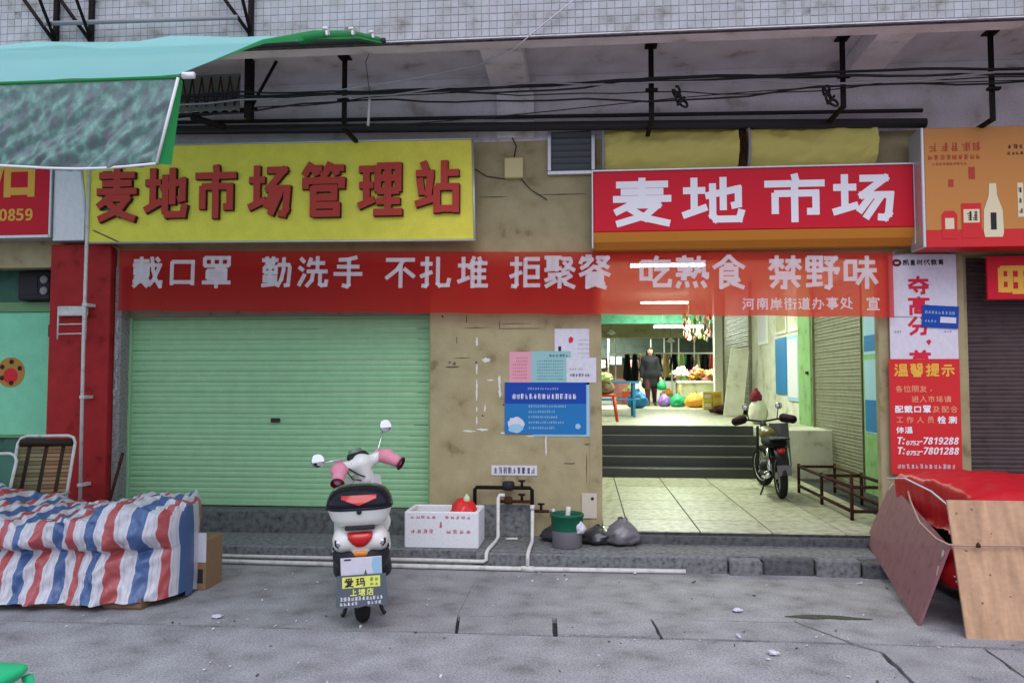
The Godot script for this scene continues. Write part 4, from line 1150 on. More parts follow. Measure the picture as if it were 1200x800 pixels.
	# air-conditioner shelf brackets on the tile front
	for k in [[-4.25, "black steel shelf bracket on the tiles at the far end"], [-3.95, "black steel shelf bracket next to the grey bar"], [-2.62, "black steel shelf bracket nearest the canopy beam"]]:
		var br := thing("shelf_bracket", k[1], "bracket", Vector3(k[0], 4.20, -5.985), "steel brackets on the tile front")
		part(br, "upright", span(-.02, .02, 0, .6, 0, .03, .003), mats.black_iron)
		part(br, "arm", span(-.02, .02, .57, .6, .031, .5, .003), mats.black_iron)
		part(br, "strut", tb([Vector3(0, .03, .02), Vector3(-.28, .42, .06)], .016, 6), mats.black_iron)
		part(br, "strut", tb([Vector3(0, .05, .02), Vector3(0, .58, .45)], .014, 6), mats.black_iron)
	single("grey_bar", "thin grey bar laid across the steel shelf brackets", "pipe", tb([Vector3(-4.3, 4.36, -5.9), Vector3(-2.7, 4.345, -5.9)], .018, 6), mats.cable_grey)
	# extractor vent, junction box
	var v := thing("extractor_vent", "square grey extractor vent set in the wall beside the red sign", "vent", Vector3(-.125, 3.37, FZ))
	for k in [[-.215, .215, 0, .035], [-.215, .215, .395, .43], [-.215, -.18, .036, .394], [.18, .215, .036, .394]]: part(v, "frame", span(k[0], k[1], k[2], k[3], .002, .05, .004), mats.alu)
	part(v, "back_plate", span(-.179, .179, .036, .394, .002, .008), mats.steel_dark)
	for i in 6: part(v, "louvre", bx(Vector3(.355, .058, .004)), mat("vent_grey", Color(.12, .125, .13), .5), Vector3(0, .07 + i * .058, .025), Basis(Vector3.RIGHT, .6))
	var jb := thing("junction_box", "small cream junction box high on the khaki wall", "box", Vector3(-.645, 3.35, FZ))
	part(jb, "case", span(-.085, .085, 0, .185, .002, .06, .008), mat("cream", Color(.66, .55, .27), .6))
	part(jb, "lead", tb([Vector3(.0, .186, .03), Vector3(.02, .3, .02), Vector3(-.03, .4, .04)], .006, 5), mats.cable)
	part(jb, "lead", tb([Vector3(-.08, .0, .012), Vector3(-.25, .03, .012), Vector3(-.36, .10, .012)], .004, 5), mats.cable)
	part(jb, "lead", tb([Vector3(.06, .0, .012), Vector3(.15, -.1, .012), Vector3(.3, -.2, .012)], .004, 5), mats.cable)
	single("white_cable_end", "white cable curling along the wall over the vent", "cable", tb([Vector3(-.75, 3.76, -7.15), Vector3(-.55, 3.80, -7.15), Vector3(-.35, 3.785, -7.15), Vector3(-.2, 3.80, -7.15)], .01, 6), mats.pipe_white)

func bag_mesh(rx: float, h: float, seed_: int, neck := true, rough := .16) -> ArrayMesh:
	var n := FastNoiseLite.new()
	n.seed = seed_; n.frequency = 1.4; n.fractal_octaves = 3
	var st := S(true)
	var ring := func(i: int, j: int) -> Vector3:
		var v := i / 12.0
		var a := TAU * (j % 20) / 20.0
		var r := sin(PI * pow(v, .8)) * .92 + .08
		var y := h * (1 - cos(PI * v)) / 2
		if neck and v > .8:
			y = lerpf(y, h * 1.18, (v - .8) / .2)
			r = lerpf(r, .16 + .12 * sin(a * 3), (v - .8) / .2)
		if v < .12: r *= .9
		var d := Vector3(cos(a), v * 2, sin(a))
		var k := 1.0 + rough * n.get_noise_3dv(d * 1.5) * 2.0 + rough * .4 * sin(a * 7 + seed_) * v
		return Vector3(cos(a) * rx * r * k, y * (1.0 + rough * .4 * n.get_noise_3dv(d * 2.2)), sin(a) * rx * r * k)
	for i in 12:
		for j in 20:
			face(st, [ring.call(i, j), ring.call(i, j + 1), ring.call(i + 1, j + 1), ring.call(i + 1, j)], Vector3(0, h * .45, 0))
	return done(st)

# rounded-rectangle rings stacked upwards: [y, half x, half z, exponent, shift z]
func loft(rings: Array, segs := 28) -> ArrayMesh:
	var st := S(true)
	var P := func(i: int, j: int) -> Vector3:
		var q: Array = rings[i]
		var a := TAU * (j % segs) / segs
		var e: float = 2.0 / q[3]
		return Vector3(signf(cos(a)) * pow(absf(cos(a)), e) * q[1], q[0], signf(sin(a)) * pow(absf(sin(a)), e) * q[2] + (q[4] if q.size() > 4 else 0.0))
	for i in rings.size() - 1:
		var mid := Vector3(0, (rings[i][0] + rings[i + 1][0]) / 2, (rings[i][4] if rings[i].size() > 4 else 0.0))
		for j in segs:
			face(st, [P.call(i, j), P.call(i, j + 1), P.call(i + 1, j + 1), P.call(i + 1, j)], mid)
	for e in [0, rings.size() - 1]:
		var p := []
		for j in segs: p.append(P.call(e, j))
		var mid := Vector3(0, rings[0][0] + rings[rings.size() - 1][0], 0) / 2
		face(st, p, mid)
	return done(st)

func wheel(parent: Node3D, nm: String, at: Vector3, R: float, r: float, turn := Basis(), spokes := 6) -> void:
	var w := Node3D.new()
	w.name = nm
	parent.add_child(w, true)
	w.transform = Transform3D(turn, at)
	var st := S(true)
	var N := 40
	for i in N:
		for k in 12:
			var q := []
			for c in [[0, 0], [1, 0], [1, 1], [0, 1]]:
				var a: float = TAU * (i + c[0]) / N
				var b: float = TAU * (k + c[1]) / 12
				var rr := R - r + r * cos(b) * (1.0 if absf(sin(b)) > .55 else (.97 if (i + c[0]) % 2 else 1.02))
				q.append(Vector3(sin(b) * r * .95, sin(a) * rr, cos(a) * rr))
			var am := TAU * (i + .5) / N
			face(st, q, Vector3(0, sin(am) * (R - r), cos(am) * (R - r)))
	part(w, "tyre", done(st), mats.rubber)
	st = S(true)
	var X := Basis(Vector3(0, 1, 0), Vector3(1, 0, 0), Vector3(0, 0, -1))
	lathe(st, [Vector2(R - 1.75 * r, -.03), Vector2(R - 1.45 * r, -.034), Vector2(R - 1.45 * r, .034), Vector2(R - 1.75 * r, .03), Vector2(R - 1.75 * r, -.03)], 28, Vector3.ZERO, X)
	part(w, "rim", done(st), mats.alu)
	st = S()
	tube(st, [Vector3(-.05, 0, 0), Vector3(.05, 0, 0)], .04, 12)
	for i in spokes:
		var a := TAU * i / spokes
		tube(st, [Vector3(0, sin(a) * .03, cos(a) * .03), Vector3(0, sin(a) * (R - 1.7 * r), cos(a) * (R - 1.7 * r))], .011, 6)
	part(w, "hub", done(st), mats.alu)

# ---------------------------------------------------------------- left: shop, covered stall, chairs
func build_left() -> void:
	var d := thing("shop_partition", "mint green partition with round gold sticker left of the red pillar", "door", Vector3(-5.05, 0, -7.5))
	part(d, "panel", span(-1.6, -.23, .98, 2.2, -.03, 0, .004), mats.mint)
	part(d, "lower_panel", span(-1.6, -.23, .05, .95, -.03, -.004, .004), mats.dark_green)
	part(d, "upper_panel", span(-1.6, -.23, 2.30, 2.80, -.03, -.004, .004), mats.dark_green)
	part(d, "frame", span(-.229, -.17, 0, 2.85, -.04, .03, .004), mats.frame_green)
	part(d, "frame", span(-1.6, -.23, 2.201, 2.299, -.03, .02, .004), mats.frame_green)
	part(d, "frame", span(-1.6, -.23, .951, .979, -.03, .015, .004), mats.frame_green)
	part(d, "door_handle", span(-.26, -.245, 1.95, 2.07, .001, .03, .004), mats.steel_dark)
	var ring := []
	for i in 24: ring.append(Vector2(cos(TAU * i / 24), sin(TAU * i / 24)) * .15)
	part(d, "round_sticker", pm(ring, .001, .003), mat("sticker_gold", Color(.42, .22, .05), .5), Vector3(-.66, 1.60, 0))
	part(d, "sticker_print", pm(ring.map(func(p): return p * .52 + Vector2(0, -.035)), .0032, .0042), mats.ad_red, Vector3(-.66, 1.60, 0))
	for k in 5: part(d, "sticker_print", pm(ring.map(func(p): return p * .16 + Vector2(cos(k * 1.1 + .4), sin(k * 1.1 + .4)) * .105), .0034 + k * .0002, .0046 + k * .0002), mats.rust, Vector3(-.66, 1.60, 0))
	var sp := thing("meter_cabinet", "black box with two round grey buttons above the mint partition", "box", Vector3(-5.42, 2.31, -7.46))
	part(sp, "case", span(-.17, .17, 0, .29, -.06, .06, .012), mats.black_plastic)
	for y in [.09, .2]: part(sp, "button", lt([Vector2(0, 0), Vector2(.04, 0), Vector2(.04, .012), Vector2(.034, .016), Vector2(0, .016)], 14), mats.cable_grey, Vector3(.11, y, .0605), Basis(Vector3.RIGHT, PI / 2))
	part(sp, "grille", span(-.14, .04, .06, .24, .0605, .066), mats.steel_dark)
	# white pole with wire rack
	var pole := thing("white_pole", "slender white plastic pipe standing before the red pillar", "pipe", Vector3(-4.60, 0, -6.98))
	part(pole, "pipe", tb([Vector3(0, .13, 0), Vector3(-.01, 1.9, 0), Vector3(.0, 3.6, 0)], .016, 8), mats.pipe_white)
	for y in [.55, 1.35, 2.2]: part(pole, "pipe_clip", span(-.024, .024, y, y + .03, -.12, .02, .003), mats.pipe_white)
	var rk := thing("wire_rack", "small white wire rack fixed on the red pillar", "rack", Vector3(-4.80, 1.95, -7.09))
	part(rk, "top_plate", span(-.12, .16, .17, .26, 0, .05, .006), mats.pipe_white)
	for y in [.0, .09]: part(rk, "wire", tb([Vector3(-.12, y, .03), Vector3(.16, y + .005, .03)], .007, 5), mats.pipe_white)
	for x in [-.12, .155]: part(rk, "wire", tb([Vector3(x, -.05, .03), Vector3(x, .20, .03)], .008, 5), mats.pipe_white)
	# leaning stick by the jamb
	single("leaning_stick", "dark wooden stick leaning against the peeled jamb", "stick", tb([Vector3(-.08, 0, .1), Vector3(.05, .75, -.02)], .014, 6), mats.rust, Vector3(-4.33, .10, -7.09))
	# green roller shutter
	var gs := shutter("green_shutter", "wide pale green roller shutter between red pillar and khaki wall", Vector3(-2.9, .345, -7.36), 0, 2.9, 1.85, .1, mats.green_shutter)
	part(gs, "lock_plate", span(-.06, .03, .78, .82, .02, .028, .002), mats.steel_dark)
	# stall under a striped tarpaulin
	var img := Image.create(512, 128, false, Image.FORMAT_RGB8)
	var n := FastNoiseLite.new()
	n.seed = 3; n.frequency = .05
	var wv := RandomNumberGenerator.new()
	wv.seed = 2
	for x in 512:
		var t := x / 512.0
		var c := Color(.62, .61, .64)
		if t < .24: c = Color(.44, .085, .085)
		elif t > .49 and t < .76: c = Color(.07, .135, .30)
		if absf(t - .30) < .012 or absf(t - .70) < .0 or absf(t - .43) < .01 or absf(t - .82) < .012 or absf(t - .94) < .01: c = c.lerp(Color(.35, .38, .48), .5)
		for y in 128:
			var k := .93 + .07 * n.get_noise_2d(x * 2, y * 2) + wv.randf_range(-.05, .05)
			img.set_pixel(x, y, (c * k).linear_to_srgb())
	var tarp := mat("striped_tarp", Color(1, 1, 1), .42)
	tarp.albedo_color = Color.WHITE
	tarp.albedo_texture = ImageTexture.create_from_image(img)
	tarp.metallic_specular = .5
	tarp.roughness = .33
	tarp.cull_mode = BaseMaterial3D.CULL_DISABLED
	tarp.backlight_enabled = true
	tarp.backlight = Color(.12, .12, .12)
	var cov := thing("covered_stall", "market stall wrapped in a red, white and blue striped tarpaulin", "stall", Vector3(-3.9, 0, -5.4))
	var sec := [Vector2(-6.0, .06), Vector2(-5.96, .60), Vector2(-5.75, .655), Vector2(-5.4, .66), Vector2(-5.16, .645), Vector2(-5.05, .59), Vector2(-5.02, .48), Vector2(-5.06, .40), Vector2(-5.13, .365), Vector2(-5.08, .29), Vector2(-5.03, .16), Vector2(-4.99, .05)]
	var cum := [0.0]
	for i in 11: cum.append(cum[i] + sec[i].distance_to(sec[i + 1]))
	var nz := FastNoiseLite.new()
	nz.seed = 44; nz.frequency = 1.0; nz.fractal_octaves = 3
	var L := 2.87
	part(cov, "tarpaulin", sheet(func(u: float, v: float):
		var s: float = v * cum[11]
		var i := 0
		while i < 10 and cum[i + 1] < s: i += 1
		var f: float = clampf((s - cum[i]) / (cum[i + 1] - cum[i]), 0, 1)
		var p0: Vector2 = sec[maxi(i - 1, 0)]
		var p3: Vector2 = sec[mini(i + 2, 11)]
		var p: Vector2 = sec[i].cubic_interpolate(sec[i + 1], p0, p3, f)
		var x := -5.62 + L * u
		var skirt := smoothstep(.66, .8, v)
		var top := 1.0 - smoothstep(.40, .52, v)
		# the load underneath: higher at the far end, a dip, a bulge at the near end
		var lift := .10 * smoothstep(-4.1, -4.75, x) + .055 * exp(-pow((x + 2.95) / .35, 2)) - .045 * exp(-pow((x + 3.7) / .35, 2))
		p.y += lift * (1 - smoothstep(.62, .75, v))
		p.x += .05 * exp(-pow((x + 2.9) / .35, 2)) * (1 - skirt) * smoothstep(.3, .5, v)
		p.x += skirt * (.035 * sin(x * 13.0 + 2.0 * nz.get_noise_2d(x * 2, 3)) * (.4 + .6 * v) + .05 * nz.get_noise_2d(x * 4.0 + v * 3.0, v * 3.0))
		p.x += nz.get_noise_2d(x * 3.0 + v * 3.0, v * 4.0) * .03 + crumple(x * 6.5 + v * 6.0, v * 9.0) * .10 + crumple(x * 15.0 - v * 9.0, v * 22.0) * .035
		p.y += (nz.get_noise_2d(x * 3.0 + 9, v * 4.0) * .02 + crumple(x * 6.0 - v * 7.0 + 40, v * 9.0) * .09 + crumple(x * 14.0 + 7, v * 20.0) * .03) * (1 - skirt)
		# folds drawn slantwise to the tied corner
		var g := sin((x * 8.0 + v * 16.0)) * exp(-pow((x + 2.75) / .25, 2)) * .018
		p.x += g
		# rounded end
		var e := clampf((u - .86) / .14, 0, 1) * PI / 2
		p.x = lerpf(-5.42, p.x, cos(e))
		p.y -= sin(e) * sin(e) * .06 * (1 - skirt)
		if e > 0: x = -5.62 + L * .86 + .37 * sin(e)
		var tuck := .0
		return Vector3(x + 3.9 - tuck, p.y + .003 * sin(x * 40) * skirt, p.x + 5.4), 260, 110, L / .245, .9), tarp)
	# trestle hidden under the sheet keeps it up
	part(cov, "table_top", span(-1.6, .85, .52, .56, -.45, .15, .004), mats.crate_wood)
	for x in [-1.5, .75]:
		for z in [-.4, .1]: part(cov, "leg", span(x, x + .05, 0, .519, z, z + .05, .004), mats.crate_wood)
	for k in [[-3.75, -3.36, "low wooden crate showing below the striped tarpaulin's middle"], [-3.2, -2.93, "low wooden crate showing at the corner of the striped tarpaulin"]]:
		var c := thing("wooden_crate", k[2], "crate", Vector3(k[0], 0, -5.4), "crates under the stall")
		for i in 2: part(c, "slat", span(0, k[1] - k[0], .012 + i * .034, .042 + i * .034, .265, .28, .002), mats.crate_wood)
		part(c, "bottom_board", span(0, k[1] - k[0], 0, .011, 0, .264, .001), mats.crate_wood)
		for s in [0.0, 1.0]: part(c, "side_board", span(s * (k[1] - k[0] - .012), s * (k[1] - k[0] - .012) + .012, .012, .08, 0, .264, .001), mats.crate_wood)
	var cb := thing("cardboard_box", "brown cardboard box with white paper behind the tarpaulin's end", "box", Vector3(-2.87, 0, -5.80))
	part(cb, "case", span(-.12, .12, 0, .36, -.12, .15, .004), mats.cardboard)
	part(cb, "paper", span(-.1, .123, .20, .41, .151, .155), mats.paper_white)
	part(cb, "print", span(.02, .10, .05, .15, .1505, .1525), mats.ink)
	# folding chairs
	chair("brown bamboo slat folding chair with white tube frame beside the stall", Vector3(-4.48, 0, -6.25), .28, true)
	chair("green canvas folding chair with pale tube frame, mostly behind the tarpaulin", Vector3(-4.80, 0, -5.98), .28, false)
	# bright green plastic lid corner close to the lens
	var lid := thing("green_stool", "bright green plastic stool in the near street corner", "stool", Vector3(-2.40, 0, -3.0))
	var gp := mat("lid_green", Color(.03, .50, .20), .35)
	part(lid, "seat", loft([[.31, .13, .13, 5], [.335, .15, .15, 5], [.35, .15, .15, 5], [.358, .135, .135, 5]]), gp)
	for sx in [-1, 1]:
		for sz in [-1, 1]: part(lid, "leg", tb([Vector3(sx * .13, .31, sz * .13), Vector3(sx * .17, 0, sz * .17)], [.022, .018], 6), gp)

func chair(label: String, at: Vector3, turn: float, brown: bool) -> void:
	var c := thing("folding_chair", label, "chair", at)
	c.rotation.y = turn
	var fr: Material = mats.pipe_white
	var w := .22
	var top := 1.05 if brown else .92
	var bk := [Vector3(-w, .40, .10), Vector3(-w, top - .06, -.14), Vector3(-w + .02, top - .015, -.155), Vector3(-w + .06, top, -.16), Vector3(w - .06, top, -.16), Vector3(w - .02, top - .015, -.155), Vector3(w, top - .06, -.14), Vector3(w, .40, .10)]
	part(c, "back_frame", tb(bk, .0135, 8), fr)
	for s in [-1, 1]:
		part(c, "leg", tb([Vector3(s * w, .42, .12), Vector3(s * w, 0, -.22)], .012, 6), fr)
		part(c, "leg", tb([Vector3(s * (w - .03), .42, -.05), Vector3(s * (w - .03), 0, .30)], .012, 6), fr)
		part(c, "armrest", tb([Vector3(s * (w + .02), .60, .05), Vector3(s * (w + .02), .60, .36)], .014, 6), fr)
	var n := 18
	for i in n:
		var t := (i + .5) / n
		var y := lerpf(.44, top - .05, t)
		var z := lerpf(.095, -.15, t) - .012
		if brown: part(c, "back_slat", bx(Vector3(w * 2 - .02, (top - .5) / n * .86, .008), .002), mats.bamboo2 if i % 3 else mats.bamboo, Vector3(0, y, z), Basis(Vector3.RIGHT, -.38))
	if brown:
		for x in [-.13, .0, .13]: part(c, "back_strap", bx(Vector3(.03, top - .46, .004)), mat("strap_dark", Color(.035, .022, .015), .8), Vector3(x, (.42 + top - .05) / 2, -.035 + .004), Basis(Vector3.RIGHT, -.415))
		part(c, "head_roll", tb([Vector3(-w + .02, top - .055, -.135), Vector3(w - .02, top - .055, -.135)], .03, 8), mats.strap_dark)
	else: part(c, "back_cloth", sheet(func(u: float, v: float): return Vector3(lerpf(-w + .01, w - .01, u), lerpf(.43, top - .01, v), lerpf(.09, -.155, v) - .03 * sin(PI * u) * sin(PI * v)), 8, 8), mats.dark_green)
	part(c, "seat", sheet(func(u: float, v: float): return Vector3(lerpf(-w, w, u), .41 - .03 * sin(PI * v), lerpf(.1, .42, v)), 6, 6), mats.bamboo if brown else mats.dark_green)

# ---------------------------------------------------------------- middle: notices, pipework, boxes, scooter
func build_middle() -> void:
	var z := FZ + .003
	var s := thing("wall_notice", "pink printed notice above the blue poster", "notice", Vector3(-.59, 1.50, z))
	part(s, "sheet", span(-.10, .10, .0, .275, 0, .0015), mats.pink_paper)
	for k in 7: small_print(s, "print", Vector3(-.07 + (.03 if k > 4 else .0), .04 + k * .03, .002), 6 if k > 4 else 7, .012, .019, mats.print_red, 100 + k)
	s = thing("wall_notice", "white notice with red seal at the top of the group", "notice", Vector3(-.09, 1.5, z))
	part(s, "sheet", span(-.19, .19, -.02, .48, 0, .0015), mats.paper_white)
	part(s, "seal", patch(rng, .06, .08, .4), mats.ad_red, Vector3(-.045, .38, .002))
	small_print(s, "print", Vector3(-.16, .28, .002), 1, .09, .03, mats.ink, 110)
	for k in 5: small_print(s, "print", Vector3(.02, .22 + k * .04, .002), 8, .012, .018, mats.cable_grey, 120 + k)
	s = thing("wall_notice", "teal printed notice between the pink and the white ones", "notice", Vector3(-.29, 1.50, z + .002))
	part(s, "sheet", span(-.20, .155, .0, .28, 0, .0015), mats.teal_paper)
	small_print(s, "headline", Vector3(-.04, .24, .002), 6, .022, .03, mats.ink, 130)
	for k in 7: small_print(s, "print", Vector3(-.15, .03 + k * .027, .002), 12, .010, .02, mats.dark_green, 140 + k)
	s = thing("wall_notice", "small white notice with black headline over the teal one", "notice", Vector3(-.06, 1.50, z + .004))
	part(s, "sheet", span(-.115, .15, .0, .22, 0, .0015), mats.paper_white)
	small_print(s, "headline", Vector3(-.09, .065, .002), 7, .026, .027, mats.ink, 150)
	small_print(s, "print", Vector3(-.09, .12, .002), 5, .018, .024, mats.cable_grey, 151)
	s = thing("wall_notice", "pale blue sheet sticking out under the blue poster", "notice", Vector3(-.12, 1.02, z))
	part(s, "sheet", span(-.36, .215, .0, .478, 0, .0015), mats.pale_blue)
	for k in 3: small_print(s, "print", Vector3(.13, .1 + k * .05, .002), 3, .012, .02, mats.paper_white, 160 + k)
	s = thing("health_poster", "bright blue health poster with white headline on the khaki wall", "poster", Vector3(-.365, 1.04, z + .006))
	var V := func(u: float, v: float): return Vector3(lerpf(-.365, .365, u), lerpf(0, .46, v), .004 * sin(u * 7) * sin(v * 4))
	part(s, "sheet", span(-.365, .365, 0, .46, -.001, .0015), mats.blue_poster)
	part(s, "dark_band", span(-.365, .365, .27, .459, .0016, .0022), mats.blue_dark)
	small_print(s, "headline", Vector3(-.30, .335, .003), 15, .045, .039, mats.white_ink, 170)
	small_print(s, "top_line", Vector3(-.16, .405, .003), 13, .020, .022, mats.pale_blue, 171)
	for k in 5: small_print(s, "print", Vector3(-.15, .055 + k * .048, .0028), [12, 16, 13, 12, 17][k], .022, .02, mats.pale_blue, 172 + k)
	part(s, "pale_figure", patch(rng, .17, .13, .2, 20), mats.paper_white, Vector3(-.265, .09, .0028))
	part(s, "pale_figure", patch(rng, .15, .09, .2, 20), mats.pale_blue, Vector3(-.265, .05, .0034))
	part(s, "stamp", patch(rng, .05, .05, .1, 20), mats.pale_blue, Vector3(.29, .07, .0028))
	s = thing("wall_plate", "narrow pale number plate with black print low on the khaki wall", "plate", Vector3(-.645, .67, z))
	part(s, "plate", span(-.205, .205, 0, .088, 0, .003, .001), mats.paper_white)
	small_print(s, "print", Vector3(-.185, .044, .0036), 9, .055, .042, mats.ink, 180)
	# water meter and rusty pipes
	s = thing("water_meter", "rusty water pipes with dark meter on the khaki wall", "pipe", Vector3(-.74, .13, -7.12))
	var T := func(nm, pts, r, m): part(s, nm, tb(pts, r, 8), m)
	T.call("pipe", [Vector3(-.25, .28, 0), Vector3(-.25, .42, 0), Vector3(-.235, .44, 0), Vector3(.24, .44, 0), Vector3(.26, .42, 0), Vector3(.26, .08, 0)], .017, mats.black_iron)
	T.call("pipe", [Vector3(-.05, .32, 0), Vector3(.25, .32, 0)], .014, mats.rust)
	T.call("pipe", [Vector3(.26, .24, 0), Vector3(.42, .24, .02)], .014, mats.rust)
	part(s, "meter", lt([Vector2(0, 0), Vector2(.045, 0), Vector2(.055, .015), Vector2(.055, .06), Vector2(.045, .075), Vector2(0, .08)], 16), mats.black_plastic, Vector3(.05, .42, .0))
	part(s, "meter", lt([Vector2(0, 0), Vector2(.035, 0), Vector2(.045, .02), Vector2(.03, .06), Vector2(0, .065)], 14), mats.rust, Vector3(.05, .30, .0))
	for k in [[.17, .44], [.17, .32], [.34, .24]]:
		T.call("valve", [Vector3(k[0], k[1], 0), Vector3(k[0], k[1] + .06, .01)], .012, mats.black_iron)
		T.call("valve_wheel", [Vector3(k[0] - .03, k[1] + .062, .01), Vector3(k[0] + .03, k[1] + .062, .01)], .009, mats.black_iron)
	T.call("tap", [Vector3(.42, .24, .02), Vector3(.45, .26, .06), Vector3(.46, .20, .09)], .016, mats.pipe_white)
	part(s, "cement_pad", span(-.24, .25, -.0, .28, -.078, -.066, .004), mats.ledge)
	# white plastic drains
	single("drain_pipe", "white plastic pipe from the meter, bending along the ledge to the left", "pipe", tb([Vector3(-.71, .52, -7.0), Vector3(-.755, .52, -7.0), Vector3(-.765, .50, -6.98), Vector3(-.765, .17, -6.96), Vector3(-.775, .145, -6.90), Vector3(-.80, .145, -6.52), Vector3(-.805, .13, -6.475), Vector3(-.805, .08, -6.47), Vector3(-.83, .065, -6.47), Vector3(-1.2, .06, -6.50), Vector3(-4.2, .05, -6.55)], .016, 8), mats.pipe_white)
	s = thing("ground_pipe", "long white plastic pipe lying at the foot of the ledge", "pipe", Vector3(-.47, 0, -6.44))
	part(s, "run", tb([Vector3(-3.8, .022, -.06), Vector3(-1.5, .022, -.01), Vector3(0, .022, .01), Vector3(1.24, .02, -.03)], .019, 8), mats.pipe_white)
	part(s, "riser", tb([Vector3(0, .03, .01), Vector3(0, .13, -.0), Vector3(.005, .155, -.06), Vector3(.01, .16, -.35), Vector3(.01, .18, -.40), Vector3(.01, .42, -.42)], .016, 8), mats.pipe_white)
	part(s, "cap", tb([Vector3(.01, .42, -.42), Vector3(.01, .46, -.42)], .021, 8), mats.pipe_white)
	part(s, "joint_sleeve", tb([Vector3(-.05, .022, .01), Vector3(.05, .022, .01)], .024, 8), mats.pipe_white)
	single("pipe_stub", "short white pipe offcut on the ledge by the drain", "pipe", tb([Vector3(-.70, .142, -7.0), Vector3(-.60, .145, -7.02)], .011, 6), mats.pipe_white)
	# foam box and red bag
	s = thing("foam_box", "open white foam box with red print on the ledge", "box", Vector3(-1.20, .13, -6.82))
	var fm: Material = mats.foam
	part(s, "front_wall", span(-.31, .31, 0, .30, .165, .2, .008), fm)
	part(s, "back_wall", span(-.31, .31, 0, .30, -.2, -.165, .008), fm)
	for k in [-1, 1]: part(s, "side_wall", span(k * .31, k * .275, .001, .30, -.164, .164, .006), fm)
	part(s, "bottom", span(-.274, .274, 0, .03, -.164, .164), fm)
	small_print(s, "print", Vector3(-.26, .255, .2015), 5, .022, .045, mats.print_red, 190)
	small_print(s, "print", Vector3(.03, .255, .2015), 5, .022, .045, mats.print_red, 191)
	small_print(s, "print", Vector3(-.02, .195, .2015), 1, .05, .035, mats.print_red, 192)
	small_print(s, "print", Vector3(-.26, .14, .2015), 4, .032, .052, mats.print_red, 193)
	small_print(s, "print", Vector3(.04, .14, .2015), 4, .032, .055, mats.print_red, 194)
	s = thing("red_bag", "shiny red plastic bag tied up, sitting in the foam box", "bag", Vector3(-1.04, .27, -6.80))
	part(s, "sack", bag_mesh(.118, .25, 5, false), mats.bag_red)
	part(s, "knot", bag_mesh(.028, .06, 8), mat("leaf_end", Color(.55, .66, .40), .6), Vector3(.03, .22, .03))
	# bucket and refuse bags
	s = thing("paint_bucket", "green plastic bucket with clouded grey film and white handle", "bucket", Vector3(-.165, .13, -6.79))
	part(s, "lower_body", lt([Vector2(0, 0), Vector2(.118, 0), Vector2(.124, .012), Vector2(.128, .14)], 24), mats.bag_grey)
	part(s, "upper_body", lt([Vector2(.128, .141), Vector2(.135, .25), Vector2(.142, .255), Vector2(.142, .275), Vector2(.132, .28), Vector2(.125, .26), Vector2(.12, .10), Vector2(0, .10)], 24), mats.bucket_green)
	part(s, "handle", tb([Vector3(.0, .20, .0), Vector3(.012, .33, -.02)], .021, 8), mats.pipe_white)
	part(s, "plastic_film", bag_mesh(.05, .10, 77, true, .3), mats.paper_white, Vector3(.10, .12, .06))
	for k in [[.10, .13, -6.97, .15, .13, "dark refuse bag between bucket and wall", "bag_black", 3], [.30, .13, -6.93, .15, .19, "grey refuse bag slumped at the corner of the khaki wall", "bag_grey", 6], [-.28, .13, -7.05, .12, .12, "low dark refuse bag behind the green bucket", "bag_black", 9]]:
		single("refuse_bag", k[5], "bag", bag_mesh(k[3], k[4], k[7], true, .2), mats[k[6]], Vector3(k[0], k[1], k[2]), Basis(), "refuse bags by the bucket")
	s = thing("socket_plate", "cream metal cover plate with a dark hole at the wall corner", "plate", Vector3(.03, .30, FZ))
	part(s, "plate", span(-.075, .06, 0, .22, .0065, .016, .003), mat("plate_cream", Color(.58, .50, .40), .6))
	part(s, "hole", lt([Vector2(0, 0), Vector2(.014, 0), Vector2(.014, .003), Vector2(0, .003)], 12), mats.ink, Vector3(.02, .175, .0162), Basis(Vector3.RIGHT, PI / 2))
	build_scooter()

